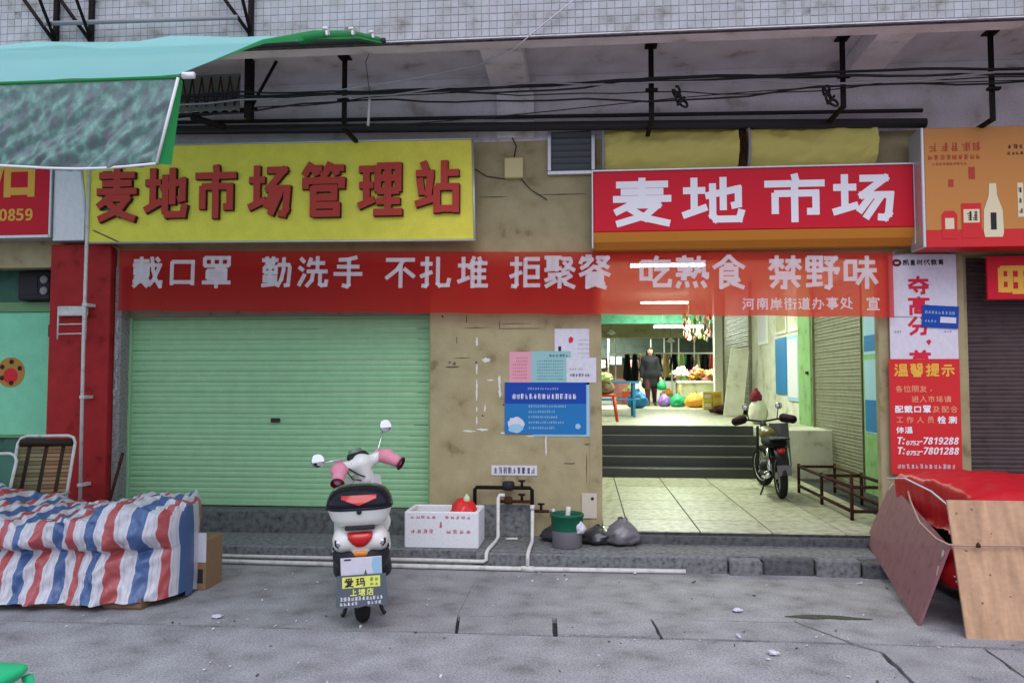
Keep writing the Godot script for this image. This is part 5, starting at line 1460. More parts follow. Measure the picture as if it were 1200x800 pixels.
func build_scooter() -> void:
	var s := thing("electric_scooter", "white electric scooter with black top case and pink hand warmers, seen from behind", "scooter", Vector3(-1.405, 0, -5.02))
	s.rotation = Vector3(0, .25, .035)
	wheel(s, "rear_wheel", Vector3(0, .205, 0), .205, .05)
	var B: Material = mats.black_plastic
	var Wt: Material = mats.scooter_white
	# chassis
	part(s, "swing_arm", span(-.085, -.06, .17, .23, -.42, .05, .01), B)
	part(s, "swing_arm", span(.06, .085, .17, .23, -.42, .05, .01), B)
	for k in [-1, 1]: part(s, "shock_absorber", tb([Vector3(k * .10, .21, .02), Vector3(k * .10, .48, -.06)], .024, 8), mats.steel_dark)
	part(s, "under_body", body([[Vector3(-.06, .40, .06), Vector3(.06, .40, .06), .09, .09], [Vector3(0, .42, 0), Vector3(0, .34, -.45), .13, .12], [Vector3(-.05, .28, -.3), Vector3(-.05, .24, -.6), .07, .06], [Vector3(.05, .28, -.3), Vector3(.05, .24, -.6), .07, .06], [Vector3(-.12, .43, .02), Vector3(-.13, .28, -.2), .055, .06], [Vector3(.12, .43, .02), Vector3(.13, .28, -.2), .055, .06]], .05, .016), B)
	# white tail shell
	part(s, "tail_shell", body([[Vector3(-.10, .525, .10), Vector3(.10, .525, .10), .062, .062], [Vector3(-.115, .50, .06), Vector3(-.135, .45, -.05), .05, .05], [Vector3(.115, .50, .06), Vector3(.135, .45, -.05), .05, .05], [Vector3(-.09, .545, .06), Vector3(-.10, .55, -.40), .075, .09], [Vector3(.09, .545, .06), Vector3(.10, .55, -.40), .075, .09], [Vector3(0, .54, .08), Vector3(0, .56, -.4), .075, .10], [Vector3(-.02, .44, .12), Vector3(.02, .44, .12), .03, .03]], .035, .012), Wt)
	for k in [-1, 1]:
		for q in [[.152, .515, .105, .022, .05, .3], [.168, .475, .06, .026, .04, -.4], [.150, .46, .115, .016, .03, .8], [.118, .572, .13, .03, .014, .2]]:
			part(s, "decal", patch(rng, q[3], q[4], .45, 9), B, Vector3(k * q[0], q[1], q[2]), Basis(Vector3.UP, k * .75) * Basis(Vector3.BACK, q[5]))
		part(s, "panel_seam", tb([Vector3(k * .06, .600, .14), Vector3(k * .125, .585, .10), Vector3(k * .172, .55, .0), Vector3(k * .185, .55, -.2)], .003, 4), B)
	part(s, "tail_lamp", loft([[.0, .025, .016, 2.2, .0], [.02, .05, .022, 2.4, .008], [.05, .072, .026, 2.6, .014], [.08, .078, .022, 2.8, .010], [.09, .07, .012, 2.6, .0]], 24), mats.tail_red, Vector3(0, .495, .155))
	for k in [-1, 1]:
		var i := part(s, "indicator", loft([[.0, .008, .008, 2, 0], [.012, .02, .014, 2.2, .004], [.035, .022, .014, 2.2, .004], [.05, .01, .006, 2, 0]], 16), mats.chrome, Vector3(k * .125, .495, .138))
		part(i, "indicator_base", loft([[-.008, .012, .006, 2, -.004], [.01, .03, .012, 2.2, -.004], [.038, .032, .012, 2.2, -.004], [.058, .014, .006, 2, -.004]], 16), B)
	part(s, "reflector", loft([[0, .03, .008, 3, 0], [.008, .042, .012, 3, 0], [.026, .042, .012, 3, 0], [.032, .03, .008, 3, 0]], 18), mats.amber, Vector3(0, .438, .158))
	# mudguard and plates
	part(s, "mudguard", sheet(func(u: float, v: float): return Vector3(lerpf(-.10, .10, u), lerpf(.43, .17, v), .13 + .09 * v - .05 * pow(2 * u - 1, 2)), 10, 10), B)
	var p := Node3D.new()
	p.name = "number_plate"
	s.add_child(p)
	p.transform = Transform3D(Basis(Vector3.RIGHT, .12), Vector3(.005, .335, .225))
	part(p, "plate", span(-.122, .122, 0, .115, -.003, 0, .001), mats.paper_white)
	part(p, "plate_picture", pm([Vector2(.075, .004), Vector2(.119, .004), Vector2(.119, .111), Vector2(.07, .111), Vector2(.06, .06)], .0004, .0012), mats.pale_blue)
	part(p, "plate_picture", pm([Vector2(.012, .004), Vector2(.035, .004), Vector2(.026, .04)], .0013, .002), mats.plate_grey)
	part(p, "plate_bolt", span(-.10, -.06, .10, .108, .0004, .003), mats.ink)
	var f := Node3D.new()
	f.name = "mud_flap"
	s.add_child(f)
	f.transform = Transform3D(Basis(Vector3.RIGHT, -.06), Vector3(.005, .155, .245))
	part(f, "flap", pm([Vector2(-.145, .19), Vector2(.145, .19), Vector2(.155, .012), Vector2(.13, 0), Vector2(.10, .008), Vector2(.06, -.004), Vector2(.02, .006), Vector2(-.03, -.004), Vector2(-.07, .006), Vector2(-.12, -.002), Vector2(-.155, .01)], -.003, 0), mats.plate_grey)
	part(f, "name_field", span(-.115, .11, .115, .180, .0005, .0015), mats.lemon)
	write(f, "爱玛", Vector3(-.075, .147, .0018), Vector2(.068, 0), .056, .052, .007, mats.ink, .0002)
	small_print(f, "print", Vector3(.05, .16, .0022), 2, .02, .027, mats.bucket_green, 200)
	small_print(f, "print", Vector3(.05, .133, .0022), 2, .018, .027, mats.bucket_green, 201)
	write(f, "上塘店", Vector3(-.05, .088, .0008), Vector2(.05, 0), .042, .04, .006, mats.lemon, .0002)
	small_print(f, "print", Vector3(-.13, .052, .001), 12, .022, .0215, mats.white_ink, 202)
	small_print(f, "print", Vector3(-.13, .024, .001), 5, .02, .0215, mats.white_ink, 203)
	small_print(f, "print", Vector3(.03, .024, .001), 4, .02, .0215, mats.white_ink, 204)
	# stand
	for k in [-1, 1]: part(s, "stand_leg", tb([Vector3(k * .07, .22, -.18), Vector3(k * .12, .03, -.12), Vector3(k * .135, .014, -.10)], .013, 6), B)
	# seat, rack, top case
	part(s, "seat", loft([[.60, .11, .28, 4, -.36], [.63, .135, .32, 4, -.36], [.67, .135, .31, 4, -.36], [.695, .11, .27, 3.5, -.36], [.70, .05, .2, 3, -.36]]), mats.rubber)
	part(s, "rack", span(-.09, .09, .603, .625, -.1, .19, .006), mats.steel_dark)
	var c := Node3D.new()
	c.name = "top_case"
	s.add_child(c)
	c.position = Vector3(0, .625, .045)
	c.rotation.x = .03
	part(c, "case_base", loft([[.0, .13, .12, 3.4], [.012, .155, .145, 3.4], [.05, .18, .165, 3.4], [.095, .195, .175, 3.4], [.105, .20, .18, 3.4]], 40), Wt)
	part(c, "case_rim", loft([[.105, .203, .183, 3.4], [.109, .207, .187, 3.4], [.119, .207, .187, 3.4], [.122, .203, .183, 3.4]], 40), mats.black_gloss)
	part(c, "case_lid", loft([[.122, .204, .184, 3.4], [.15, .20, .18, 3.3], [.185, .185, .165, 3.1], [.212, .16, .14, 2.8], [.23, .12, .105, 2.6], [.238, .06, .05, 2.4], [.239, .0, .0, 2.2]], 40), mats.black_gloss)
	part(c, "case_reflector", sheet(func(u: float, v: float):
		var x := lerpf(-.105, .105, u)
		var y := lerpf(.138, .196, v)
		var e := clampf(1.0 - .72 * (1 - v) * absf(2 * u - 1) , .0, 1.0)
		y = lerpf(.192, y, e)
		var t: float = (y - .122) / .09
		var zz := .186 - .048 * t * t - .9 * x * x
		return Vector3(x, y, zz + .010), 16, 6), mats.tail_red)
	part(c, "case_lock", lt([Vector2(0, 0), Vector2(.016, 0), Vector2(.016, .008), Vector2(.011, .012), Vector2(0, .012)], 14), B, Vector3(0, .098, .176), Basis(Vector3.RIGHT, PI / 2))
	# floor board, leg shield, front end
	part(s, "floor_board", span(-.15, .15, .24, .30, -.98, -.55, .02), B)
	part(s, "leg_shield", sheet(func(u: float, v: float): return Vector3(lerpf(-.19, .19, u) * (1 - .35 * v), lerpf(.27, .80, v), -1.02 + .06 * v - .08 * (1 - pow(2 * u - 1, 2))), 12, 12), Wt)
	part(s, "front_apron", body([[Vector3(0, .45, -1.12), Vector3(0, .80, -1.02), .12, .075], [Vector3(-.08, .5, -1.08), Vector3(.08, .5, -1.08), .08, .08]], .05, .018), Wt)
	for k in [-1, 1]: part(s, "fork_leg", tb([Vector3(k * .065, .55, -1.14), Vector3(k * .075, .20, -1.27)], .018, 6), mats.steel_dark)
	wheel(s, "front_wheel", Vector3(0, .205, -1.28), .205, .048, Basis(Vector3.UP, .45))
	part(s, "front_mudguard", body([[Vector3(0, .42, -1.36), Vector3(0, .45, -1.2), .06, .07]], .03, .018), Wt)
	var h := Node3D.new()
	h.name = "handlebar"
	s.add_child(h)
	h.transform = Transform3D(Basis(Vector3.UP, .42) * Basis(Vector3.BACK, .20), Vector3(0, .86, -.96))
	part(h, "stem_cover", body([[Vector3(0, -.08, -.02), Vector3(0, .03, -.03), .055, .075], [Vector3(-.10, .03, -.03), Vector3(.10, .03, -.03), .042, .042], [Vector3(-.13, .05, -.02), Vector3(-.16, .055, -.01), .03, .028], [Vector3(.13, .05, -.02), Vector3(.16, .055, -.01), .03, .028]], .04, .010), Wt)
	part(h, "bar", tb([Vector3(-.25, .03, .05), Vector3(-.15, .05, -.0), Vector3(.15, .05, -.0), Vector3(.25, .03, .05)], .012, 8), mats.steel_dark)
	part(h, "meter_panel", loft([[.06, .07, .05, 3, -.06], [.085, .085, .055, 3, -.065], [.11, .07, .03, 3, -.08]], 20), B)
	part(h, "wind_screen", sheet(func(u: float, v: float): return Vector3(lerpf(-.085, .085, u) * (1 - .4 * v), .06 + .075 * v, -.12 - .02 * v + .04 * pow(2 * u - 1, 2)), 8, 6), mat("screen_green", Color(.22, .28, .20), .3))
	for k in [-1, 1]:
		var g := part(h, "hand_warmer", body([[Vector3(k * .14, .045, -.05), Vector3(k * .19, .035, .02), .042, .048], [Vector3(k * .19, .035, .02), Vector3(k * .235, -.01, .075), .048, .046], [Vector3(k * .17, .055, -.06), Vector3(k * .22, .04, .0), .036, .036]], .03, .010), mats.pink)
		part(g, "cuff", lt([Vector2(.0, .004), Vector2(.036, .0), Vector2(.050, .004), Vector2(.052, .016), Vector2(.045, .02)], 18), mat("cuff_dark", Color(.10, .015, .03), .85), Vector3(k * .253, -.03, .096), Basis(Quaternion(Vector3.UP, Vector3(k * .52, -.55, .66).normalized())))
		part(h, "brake_lever", tb([Vector3(k * .14, .03, -.03), Vector3(k * .22, -.02, .02), Vector3(k * .27, -.045, .06)], .008, 6), B)
		var up := Vector3(k * .27, .25, -.06) if k > 0 else Vector3(-.33, .15, -.0)
		part(h, "mirror_stalk", tb([Vector3(k * .13, .07, -.02), Vector3(k * .16, .11, -.02), up - Vector3(k * .03, .03, 0)], .006, 6), mats.chrome)
		var m := part(h, "mirror", lt([Vector2(0, -.012), Vector2(.035, -.012), Vector2(.05, .0), Vector2(.048, .008)], 20), mats.chrome, up, Basis(Vector3.RIGHT, PI / 2 - .1))
		part(m, "mirror_glass", lt([Vector2(.048, .0075), Vector2(.046, .0085), Vector2(0, .0088)], 20), mats.mirror)
	part(h, "cable", tb([Vector3(-.12, .03, .02), Vector3(-.08, -.02, .07), Vector3(-.02, -.06, .04)], .006, 5), B)
	part(h, "cable", tb([Vector3(-.14, .02, .0), Vector3(-.12, -.05, .06), Vector3(-.05, -.08, .03)], .005, 5), B)

# ---------------------------------------------------------------- right: boarded stall, brown shutter
func build_right() -> void:
	shutter("brown_shutter", "dark brown roller shutter behind the boarded stall", Vector3(4.25, .13, -7.34), 0, 1.95, 2.45, .075, mats.brown_shutter)
	var board := func(nm, label, A: Vector3, B: Vector3, Cc: Vector3, D: Vector3, th: float, m: Material, chips: Array):   # corners counter-clockwise from the front
		var mid := (A + B + Cc + D) / 4
		var base := Vector3(mid.x, minf(A.y, B.y), mid.z)
		var n := (B - A).cross(D - A).normalized()
		var t := thing(nm, label, "board", base)
		var st := S()
		var f := [A - base, B - base, Cc - base, D - base]
		var k := f.map(func(p): return p - n * th)
		var c := mid - base - n * th / 2
		face(st, f, c); face(st, k, c)
		for i in 4: face(st, [f[i], f[(i + 1) % 4], k[(i + 1) % 4], k[i]], c)
		part(t, "panel", done(st), m)
		for q in chips:   # [u, v, w, h, turn]: splinters and bare spots on the face
			var o: Vector3 = A.lerp(B, q[0]).lerp(D.lerp(Cc, q[0]), q[1]) - base + n * .0012
			part(t, "scuff", patch(rng, q[2], q[3], .55, 14), q[5], o, Basis(Quaternion(Vector3.BACK, n)) * Basis(Vector3.BACK, q[4]))
		return t
	var wood: Material = mats.crate_wood
	var pale := mat("bare_wood", Color(.50, .40, .33), .85)
	board.call("side_board", "plum brown laminated board leaning against the stall's side", Vector3(2.34, .17, -7.08), Vector3(2.034, .0, -5.246), Vector3(2.205, .497, -5.2), Vector3(2.54, .66, -7.04), .018, mats.plum_board,
		[[.98, .9, .05, .09, .3, pale], [.99, .7, .03, .12, .2, pale], [.5, .5, .12, .05, .4, mats.brown_shutter], [.8, .2, .1, .03, 1.2, mats.brown_shutter], [.03, .96, .1, .08, .2, pale]])
	board.call("front_board", "tan plywood board standing upright before the red sheet", Vector3(2.215, 0, -5.005), Vector3(3.4, 0, -4.99), Vector3(3.4, .765, -5.27), Vector3(2.24, .768, -5.28), .016, mats.plywood,
		[[.06, .62, .02, .018, 0, mats.crate_wood], [.16, .45, .018, .015, 0, mats.crate_wood], [.1, .25, .02, .02, 0, mats.crate_wood], [.2, .75, .015, .015, 0, mats.crate_wood], [.12, .93, .025, .02, 0, mats.crate_wood], [.04, .9, .02, .02, 0, mats.crate_wood], [.24, .3, .02, .012, 0, mats.crate_wood]])
	# cart with red sheet
	var st := thing("sheeted_cart", "low market cart covered with shiny red plastic sheet", "cart", Vector3(2.9, 0, -5.85))
	part(st, "body", span(-.40, .7, .12, .62, -.55, .30, .01), mat("cart_shade", Color(.02, .018, .018), .9))  # near-black inner box stands in for the shade under the sheet
	for x in [-.35, .6]:
		for z in [-.5, .25]: part(st, "leg", span(x, x + .05, 0, .119, z, z + .05, .004), wood)
	var n := FastNoiseLite.new()
	n.seed = 61; n.frequency = 1.2; n.fractal_octaves = 3
	part(st, "red_sheet", sheet(func(u: float, v: float):
		var x := lerpf(-.62, .75, u)
		var t := v
		var y := .80 + .035 * sin(PI * u) - .04 * pow(absf(t * 2 - 1), 3) + n.get_noise_2d(x * 3, t * 4) * .025 + crumple(x * 6.0 + t * 3, t * 7.0) * .04
		var z := lerpf(-.85, .55, t)
		var e := smoothstep(.14, 0, u)
		y -= e * .30
		x += e * .16 + .02 * n.get_noise_2d(t * 9, 2) * e
		if t > .9: y -= (t - .9) * 1.2
		return Vector3(x, y, z), 60, 50), mats.red_sheet)
	part(st, "sheet_edge_highlight", tb([Vector3(-.62, .77, -.55), Vector3(-.58, .80, -.3), Vector3(-.50, .74, -.05), Vector3(-.47, .66, .2), Vector3(-.49, .56, .42)], .006, 6), mats.paper_white)  # white line paints the highlight along the torn fold
	var rb := thing("red_bag", "red plastic bag with white stripes stuffed under the cart", "bag", Vector3(2.36, .20, -5.36))
	part(rb, "sack", bag_mesh(.14, .30, 15, false), mats.red_sheet)
	part(rb, "stripe", tb([Vector3(-.10, .10, .105), Vector3(-.03, .14, .14), Vector3(.05, .13, .14)], .006, 5), mats.white)
	part(rb, "stripe", tb([Vector3(-.09, .07, .105), Vector3(-.02, .11, .145), Vector3(.05, .10, .14)], .005, 5), mats.white)
	# rope round both boards
	mat("rope", Color(.42, .27, .22), .9)
	var rp := thing("tie_rope", "pale rope looped round the plum and plywood boards", "rope", Vector3(2.2, .5, -5.2))
	part(rp, "rope", tb([Vector3(.16, .20, -1.0), Vector3(.02, .19, -.60), Vector3(-.06, .10, -.25), Vector3(-.045, .035, -.04), Vector3(.0, .012, .03), Vector3(.08, .012, .047), Vector3(.4, .015, .042), Vector3(.75, .0, .045), Vector3(1.19, -.01, .05)], .006, 6), mats.rope)
	part(rp, "knot", bag_mesh(.014, .03, 4), mats.rust, Vector3(.16, .0, .05))

# a dome of small round or long pieces
func heap_mesh(seed_: int, rx: float, h: float, r: float) -> ArrayMesh:
	var g := RandomNumberGenerator.new()
	g.seed = seed_
	var st := S(true)
	var long_ := g.randf_range(.8, 2.4)
	for i in 46:
		var a := g.randf() * TAU
		var d := sqrt(g.randf())
		var p := Vector3(cos(a) * d * rx, h * (1 - d * d) * g.randf_range(.5, 1.0), sin(a) * d * rx)
		var q := r * g.randf_range(.7, 1.2)
		lathe(st, [Vector2(0, -q * long_), Vector2(q * .8, -q * long_ * .5), Vector2(q, 0), Vector2(q * .75, q * long_ * .6), Vector2(0, q * long_)], 7, p, Basis.from_euler(Vector3(g.randf() * TAU, g.randf() * TAU, g.randf() * TAU)))
	return done(st)

# ---------------------------------------------------------------- inside the market
func build_market() -> void:
	# motorcycle in the passage
	var m := thing("motorcycle", "black motorcycle parked in the passage with its rear to the street", "motorcycle", Vector3(2.12, .236, -9.05))
	m.rotation = Vector3(0, -.05, .05)
	m.scale = Vector3.ONE * .92
	var B: Material = mats.black_plastic
	wheel(m, "rear_wheel", Vector3(0, .27, 0), .27, .048, Basis(), 10)
	wheel(m, "front_wheel", Vector3(0, .27, -1.22), .27, .045, Basis(Vector3.UP, .3), 10)
	part(m, "frame", body([[Vector3(0, .42, -.25), Vector3(0, .62, -.85), .07, .06], [Vector3(0, .62, -.85), Vector3(0, .82, -.98), .05, .045], [Vector3(0, .33, -.3), Vector3(0, .30, -.75), .08, .09]], .04, .016), B)
	part(m, "engine", body([[Vector3(-.06, .32, -.5), Vector3(.06, .32, -.5), .10, .10], [Vector3(0, .35, -.6), Vector3(0, .38, -.75), .08, .06]], .03, .016), mats.steel_dark)
	part(m, "seat", loft([[.60, .10, .33, 3.4, -.28], [.64, .125, .36, 3.4, -.28], [.69, .115, .34, 3.2, -.28], [.71, .06, .26, 3, -.28]]), mats.rubber)
	part(m, "fuel_tank", body([[Vector3(0, .70, -.62), Vector3(0, .73, -.86), .10, .085]], .02, .016), mat("tank_olive", Color(.16, .14, .045), .3))
	part(m, "rear_fender", sheet(func(u: float, v: float): return Vector3(lerpf(-.07, .07, u), .60 - .30 * v * v, .0 + .30 * sin(v * 1.5) - .04 * pow(2 * u - 1, 2)), 8, 10), B)
	part(m, "tail_lamp", loft([[0, .03, .02, 2.6], [.03, .05, .03, 2.6], [.06, .045, .02, 2.6], [.07, .02, .01, 2]], 16), mats.tail_red, Vector3(0, .54, .16))
	part(m, "number_plate", span(-.08, .08, .30, .42, .285, .29), mats.bag_grey)
	part(m, "luggage_rack", span(-.10, .10, .705, .725, -.05, .22, .006), mats.steel_dark)
	for k in [-1, 1]:
		part(m, "shock_absorber", tb([Vector3(k * .11, .28, .0), Vector3(k * .11, .58, -.10)], .026, 8), mats.chrome)
		part(m, "fork_leg", tb([Vector3(k * .07, .27, -1.22), Vector3(k * .07, .80, -1.02)], .02, 6), mats.steel_dark)
		part(m, "hand_guard", body([[Vector3(k * .26, .90, -.98), Vector3(k * .36, .88, -.90), .06, .055]], .02, .016), mat("guard_dark", Color(.03, .012, .016), .7))
		part(m, "mirror_stalk", tb([Vector3(k * .18, .90, -.98), Vector3(k * .20, 1.02, -.98)], .007, 5), mats.steel_dark)
		part(m, "mirror", loft([[0, .02, .012, 2.2], [.02, .045, .014, 2.2], [.06, .045, .014, 2.2], [.08, .02, .01, 2.2]], 16), mats.chrome, Vector3(k * .21, 1.02, -.98))
	part(m, "handlebar", tb([Vector3(-.36, .88, -.90), Vector3(-.18, .89, -.99), Vector3(0, .86, -1.0), Vector3(.18, .89, -.99), Vector3(.36, .88, -.90)], .013, 8), mats.steel_dark)
	part(m, "exhaust", tb([Vector3(-.13, .26, -.5), Vector3(-.15, .27, -.1), Vector3(-.16, .32, .2)], [.03, .045, .04], 10), mats.chrome)
	part(m, "leg_shield", sheet(func(u: float, v: float): return Vector3(lerpf(.06, .30, u), lerpf(.28, .84, v), -.86 + .06 * sin(u * 3) - .05 * v), 6, 8), mats.bag_grey)
	part(m, "side_stand", tb([Vector3(-.09, .25, -.35), Vector3(-.2, .01, -.28)], .011, 6), mats.steel_dark)
	# rusty frame
	var f := thing("iron_frame", "rusty low iron frame standing along the passage shutter", "frame", Vector3(2.43, .236, -7.70))
	var bar := func(nm, a, b): part(f, nm, tb([a, b], .017, 6), mats.rust)
	for z in [0.0, -.95, -1.85]:
		for x in [0.0, .40]:
			bar.call("leg", Vector3(x, 0, z), Vector3(x, .40 if z == 0.0 and x == 0.0 else .33, z))
		bar.call("crossbar", Vector3(0, .30, z), Vector3(.40, .30, z))
	for x in [0.0, .40]:
		bar.call("long_rail", Vector3(x, .30, 0), Vector3(x, .30, -1.85))
		bar.call("long_rail", Vector3(x, .08, 0), Vector3(x, .08, -1.85))
	bar.call("crossbar", Vector3(0, .08, 0), Vector3(.40, .08, 0))
	# boards on the right wall further in
	var nb := func(label, x, z0, z1, y0, y1, m1, m2):
		var t := thing("notice_board", label, "notice board", Vector3(x, y0, z0))
		part(t, "panel", span(-.02, 0, 0, y1 - y0, z1 - z0, 0, .003), m1)
		if m2: part(t, "sheet", span(-.024, -.0205, .06, y1 - y0 - .06, z1 - z0 + .08, -.08), m2)
	nb.call("tall blue notice panel on the passage wall past the pilaster", 3.298, -13.55, -14.3, 1.3, 2.25, mats.blue_poster, null)
	nb.call("pale panel beside the tall blue one on the passage wall", 3.298, -12.75, -13.5, 1.2, 2.25, mats.pale_blue, mats.paper_white)
	nb.call("cream cabinet panel high on the passage wall", 3.298, -12.72, -13.4, 2.31, 3.2, mats.hall_white, mats.plaster)
	nb.call("cream cabinet panel next to the high one, further in", 3.298, -13.5, -14.3, 2.31, 3.2, mats.plaster, mats.hall_khaki)
	nb.call("narrow white panel by the hall shutter", 3.298, -14.9, -15.7, 2.2, 3.2, mats.hall_white, mats.paper_white)
	single("leaning_plank", "pale wide plank leaning on the wall before the hall shutter", "board", pm([Vector2(0, 0), Vector2(.45, .02), Vector2(.62, 1.25), Vector2(.2, 1.28)], -.02, 0), mats.plaster, Vector3(2.55, .87, -15.3), Basis(Vector3.UP, .5))
	var sk := thing("pale_sack", "pale upright sack topped with a dark red bundle behind the motorcycle", "sack", Vector3(2.62, .866, -12.6))
	part(sk, "sack", bag_mesh(.14, .38, 22, false), mats.plaster)
	part(sk, "bundle", bag_mesh(.09, .18, 23), mat("bundle_red", Color(.16, .015, .03), .8), Vector3(-.03, .33, 0))
	single("low_bundle", "dark heap of sacking on the hall floor by the shutter", "sack", bag_mesh(.4, .2, 27, false, .3), mats.rust, Vector3(2.9, .866, -16.4))
	# blue table, red stool
	var t := thing("blue_table", "blue metal table with lower shelf inside the hall", "table", Vector3(.55, .864, -15.2))
	part(t, "table_top", span(-.75, .42, .62, .66, -.35, .35, .006), mats.blue_table)
	part(t, "shelf", span(-.35, .45, .30, .335, -.3, .3, .006), mats.blue_table)
	for x in [-.7, .3]:
		for z in [-.3, .3]: part(t, "leg", span(x, x + .05, 0, .619, z - .025, z + .025, .004), mats.blue_table)
	t = thing("plastic_stool", "red plastic stool at the top of the stairs", "stool", Vector3(.34, .864, -13.2))
	part(t, "seat", loft([[.40, .13, .13, 5], [.425, .14, .14, 5], [.44, .13, .13, 5]]), mats.stool_red)
	for sx in [-1, 1]:
		for sz in [-1, 1]: part(t, "leg", tb([Vector3(sx * .11, .40, sz * .11), Vector3(sx * .16, 0, sz * .16)], [.03, .022], 6), mats.stool_red)
	single("basket", "brown wicker basket of greens standing on the red stool", "basket", bag_mesh(.15, .24, 33, false, .2), mats.crate_wood, Vector3(.30, 1.305, -13.2))
	single("greens_bunch", "bunch of pale greens lying in the wicker basket", "vegetables", bag_mesh(.13, .16, 35, false, .4), mats.veg_pale, Vector3(.30, 1.50, -13.2))
	# bags on the hall floor
	for k in [[2.02, -21.2, .17, .30, "bag_purple", "purple plastic bag on the hall floor", true], [2.35, -21.0, .22, .30, "bag_green", "green plastic bag on the hall floor beside the purple one", true], [2.72, -20.6, .24, .34, "fruit_orange", "orange net bag of fruit on the hall floor", true], [3.0, -20.8, .28, .38, "veg_pale", "bag of pale green vegetables on the hall floor", false]]:
		single("shopping_bag", k[5], "bag", bag_mesh(k[2], k[3], int(k[0] * 10), k[6]), mats[k[4]], Vector3(k[0], .866, k[1]), Basis(), "bags on the hall floor")
	single("blue_bag", "blue plastic bag on the floor behind the blue table", "bag", bag_mesh(.26, .40, 71), mats.bag_blue, Vector3(1.25, .866, -20.0))
	single("pink_bag", "pink cloth bundle on a low stand behind the blue table", "bag", bag_mesh(.35, .75, 72, false), mats.meat_pink, Vector3(1.05, .866, -25.0))
	# vegetable stall
	t = thing("vegetable_stall", "sloping vegetable stall beside the white column", "stall", Vector3(3.0, .864, -21.9))
	part(t, "counter", span(-.6, .5, .62, .68, -.5, .4, .006), mats.hall_white)
	for x in [-.55, .42]:
		for z in [-.45, .33]: part(t, "leg", span(x, x + .06, 0, .619, z, z + .06, .004), mats.kraft)
	part(t, "front_skirt", span(-.6, .5, .25, .619, .36, .38, .002), mats.hall_khaki)
	var rv := RandomNumberGenerator.new()
	rv.seed = 5
	var cols := ["veg_pale", "green_leaf", "fruit_orange", "meat_pink", "hall_white", "fruit_red", "veg_pale"]
	for i in 18:
		single("produce_heap", "heap of %s piled on the sloping stall" % ["pale greens", "dark leafy greens", "orange fruit", "pink roots", "white radishes", "red tomatoes", "pale greens"][i % 7], "vegetables", heap_mesh(200 + i, rv.randf_range(.14, .24), rv.randf_range(.12, .22), rv.randf_range(.022, .045)), mats[cols[i % 7]], Vector3(3.0 + rv.randf_range(-.55, .4), 1.545 + .08 * (i % 3), -21.9 + rv.randf_range(-.45, .35)), Basis(), "vegetables on the stall")
	# yellow drink cartons
	for i in 4:
		var c := thing("drink_carton", "yellow bottle carton, %s, by the white column" % ["bottom one with white label", "bottom one with orange label", "top one with white label", "top one with orange label"][i], "box", Vector3(2.84 + .22 * (i % 2), .866 + .21 * (i / 2), -19.3), "cartons by the column")
		part(c, "case", span(-.1, .1, 0, .2, -.1, .1, .01), mats.box_yellow)
		part(c, "label", span(-.07, .07, .06, .14, .1005, .103), mats.fruit_orange if i % 2 else mats.hall_white)
	# rear stalls and racks
	var wl := func(label, x0, x1, y0, y1, z, mm): single("stall_partition", label, "partition", span(x0, x1, y0, y1, -.04, .04, .004), mm, Vector3(0, 0, z))
	wl.call("salmon pink partition behind the blue table", .2, 1.6, .866, 2.35, -33.0, mats.hall_pink)
	wl.call("white and blue partition next to the pink one", 1.62, 2.5, .866, 2.35, -33.2, mats.pale_blue)
	wl.call("dark stall front across the hall's rear", 2.6, 6.5, .866, 2.3, -33.4, mats.hall_grey)
	wl.call("long white counter front at the rear of the hall", -3, 7.0, .866, 1.55, -30.0, mats.hall_white)
	t = thing("clothes_rack", "pale clothes rail with dark garments at the hall's rear", "rack", Vector3(3.3, .866, -27.6))
	part(t, "rail", tb([Vector3(-2.4, 1.62, 0), Vector3(1.6, 1.62, 0)], .03, 6), mats.hall_white)
	for x in [-2.3, -.4, 1.5]: part(t, "post", tb([Vector3(x, 0, 0), Vector3(x, 2.2, 0)], .03, 6), mats.hall_white)
	var gm := [mats.coat, mats.coat, mats.hall_pink, mats.trousers, mats.coat, mats.kraft, mats.coat, mats.veg_pale, mats.coat, mats.hall_khaki, mats.coat, mats.fruit_red, mats.coat]
	for i in 13:
		var gx := -1.9 + i * .26
		var hgt := rv.randf_range(.5, .95)
		single("hung_garment", "%s garment hanging on the pale clothes rail at the rear" % ["black", "black", "pink", "wine dark", "black", "tan", "black", "pale green", "black", "olive", "black", "red", "black"][i], "clothing", sheet(func(u: float, v: float): return Vector3((u - .5) * (.16 + .16 * v), -hgt * v, .05 * sin(u * 9 + i)), 6, 6), gm[i], Vector3(3.3 + gx, 2.46, -27.6), Basis(), "garments on the rail")
	# strings of goods hanging by the column
	for i in 9:
		var c: Array = [mats.hall_khaki, mats.fruit_red, mats.kraft, mats.cardboard, mats.hall_khaki, mats.green_leaf, mats.kraft, mats.hall_grey, mats.meat_pink]
		var o := thing("hanging_goods", "string of small packets hung from the ceiling near the column", "goods", Vector3(2.45 + .085 * i, 3.7, -20.4 - .15 * (i % 3)), "goods hung by the column")
		part(o, "string", tb([Vector3.ZERO, Vector3(.01, -.95 - .07 * (i % 4), 0)], .008, 4), mats.hall_white)
		for k in 4: part(o, "packet", bag_mesh(.028 + .012 * ((i + k) % 3), .16, 300 + i * 4 + k, true), c[(i + k) % 9], Vector3(.01, -1.05 + .22 * k - .05 * (i % 4), 0))
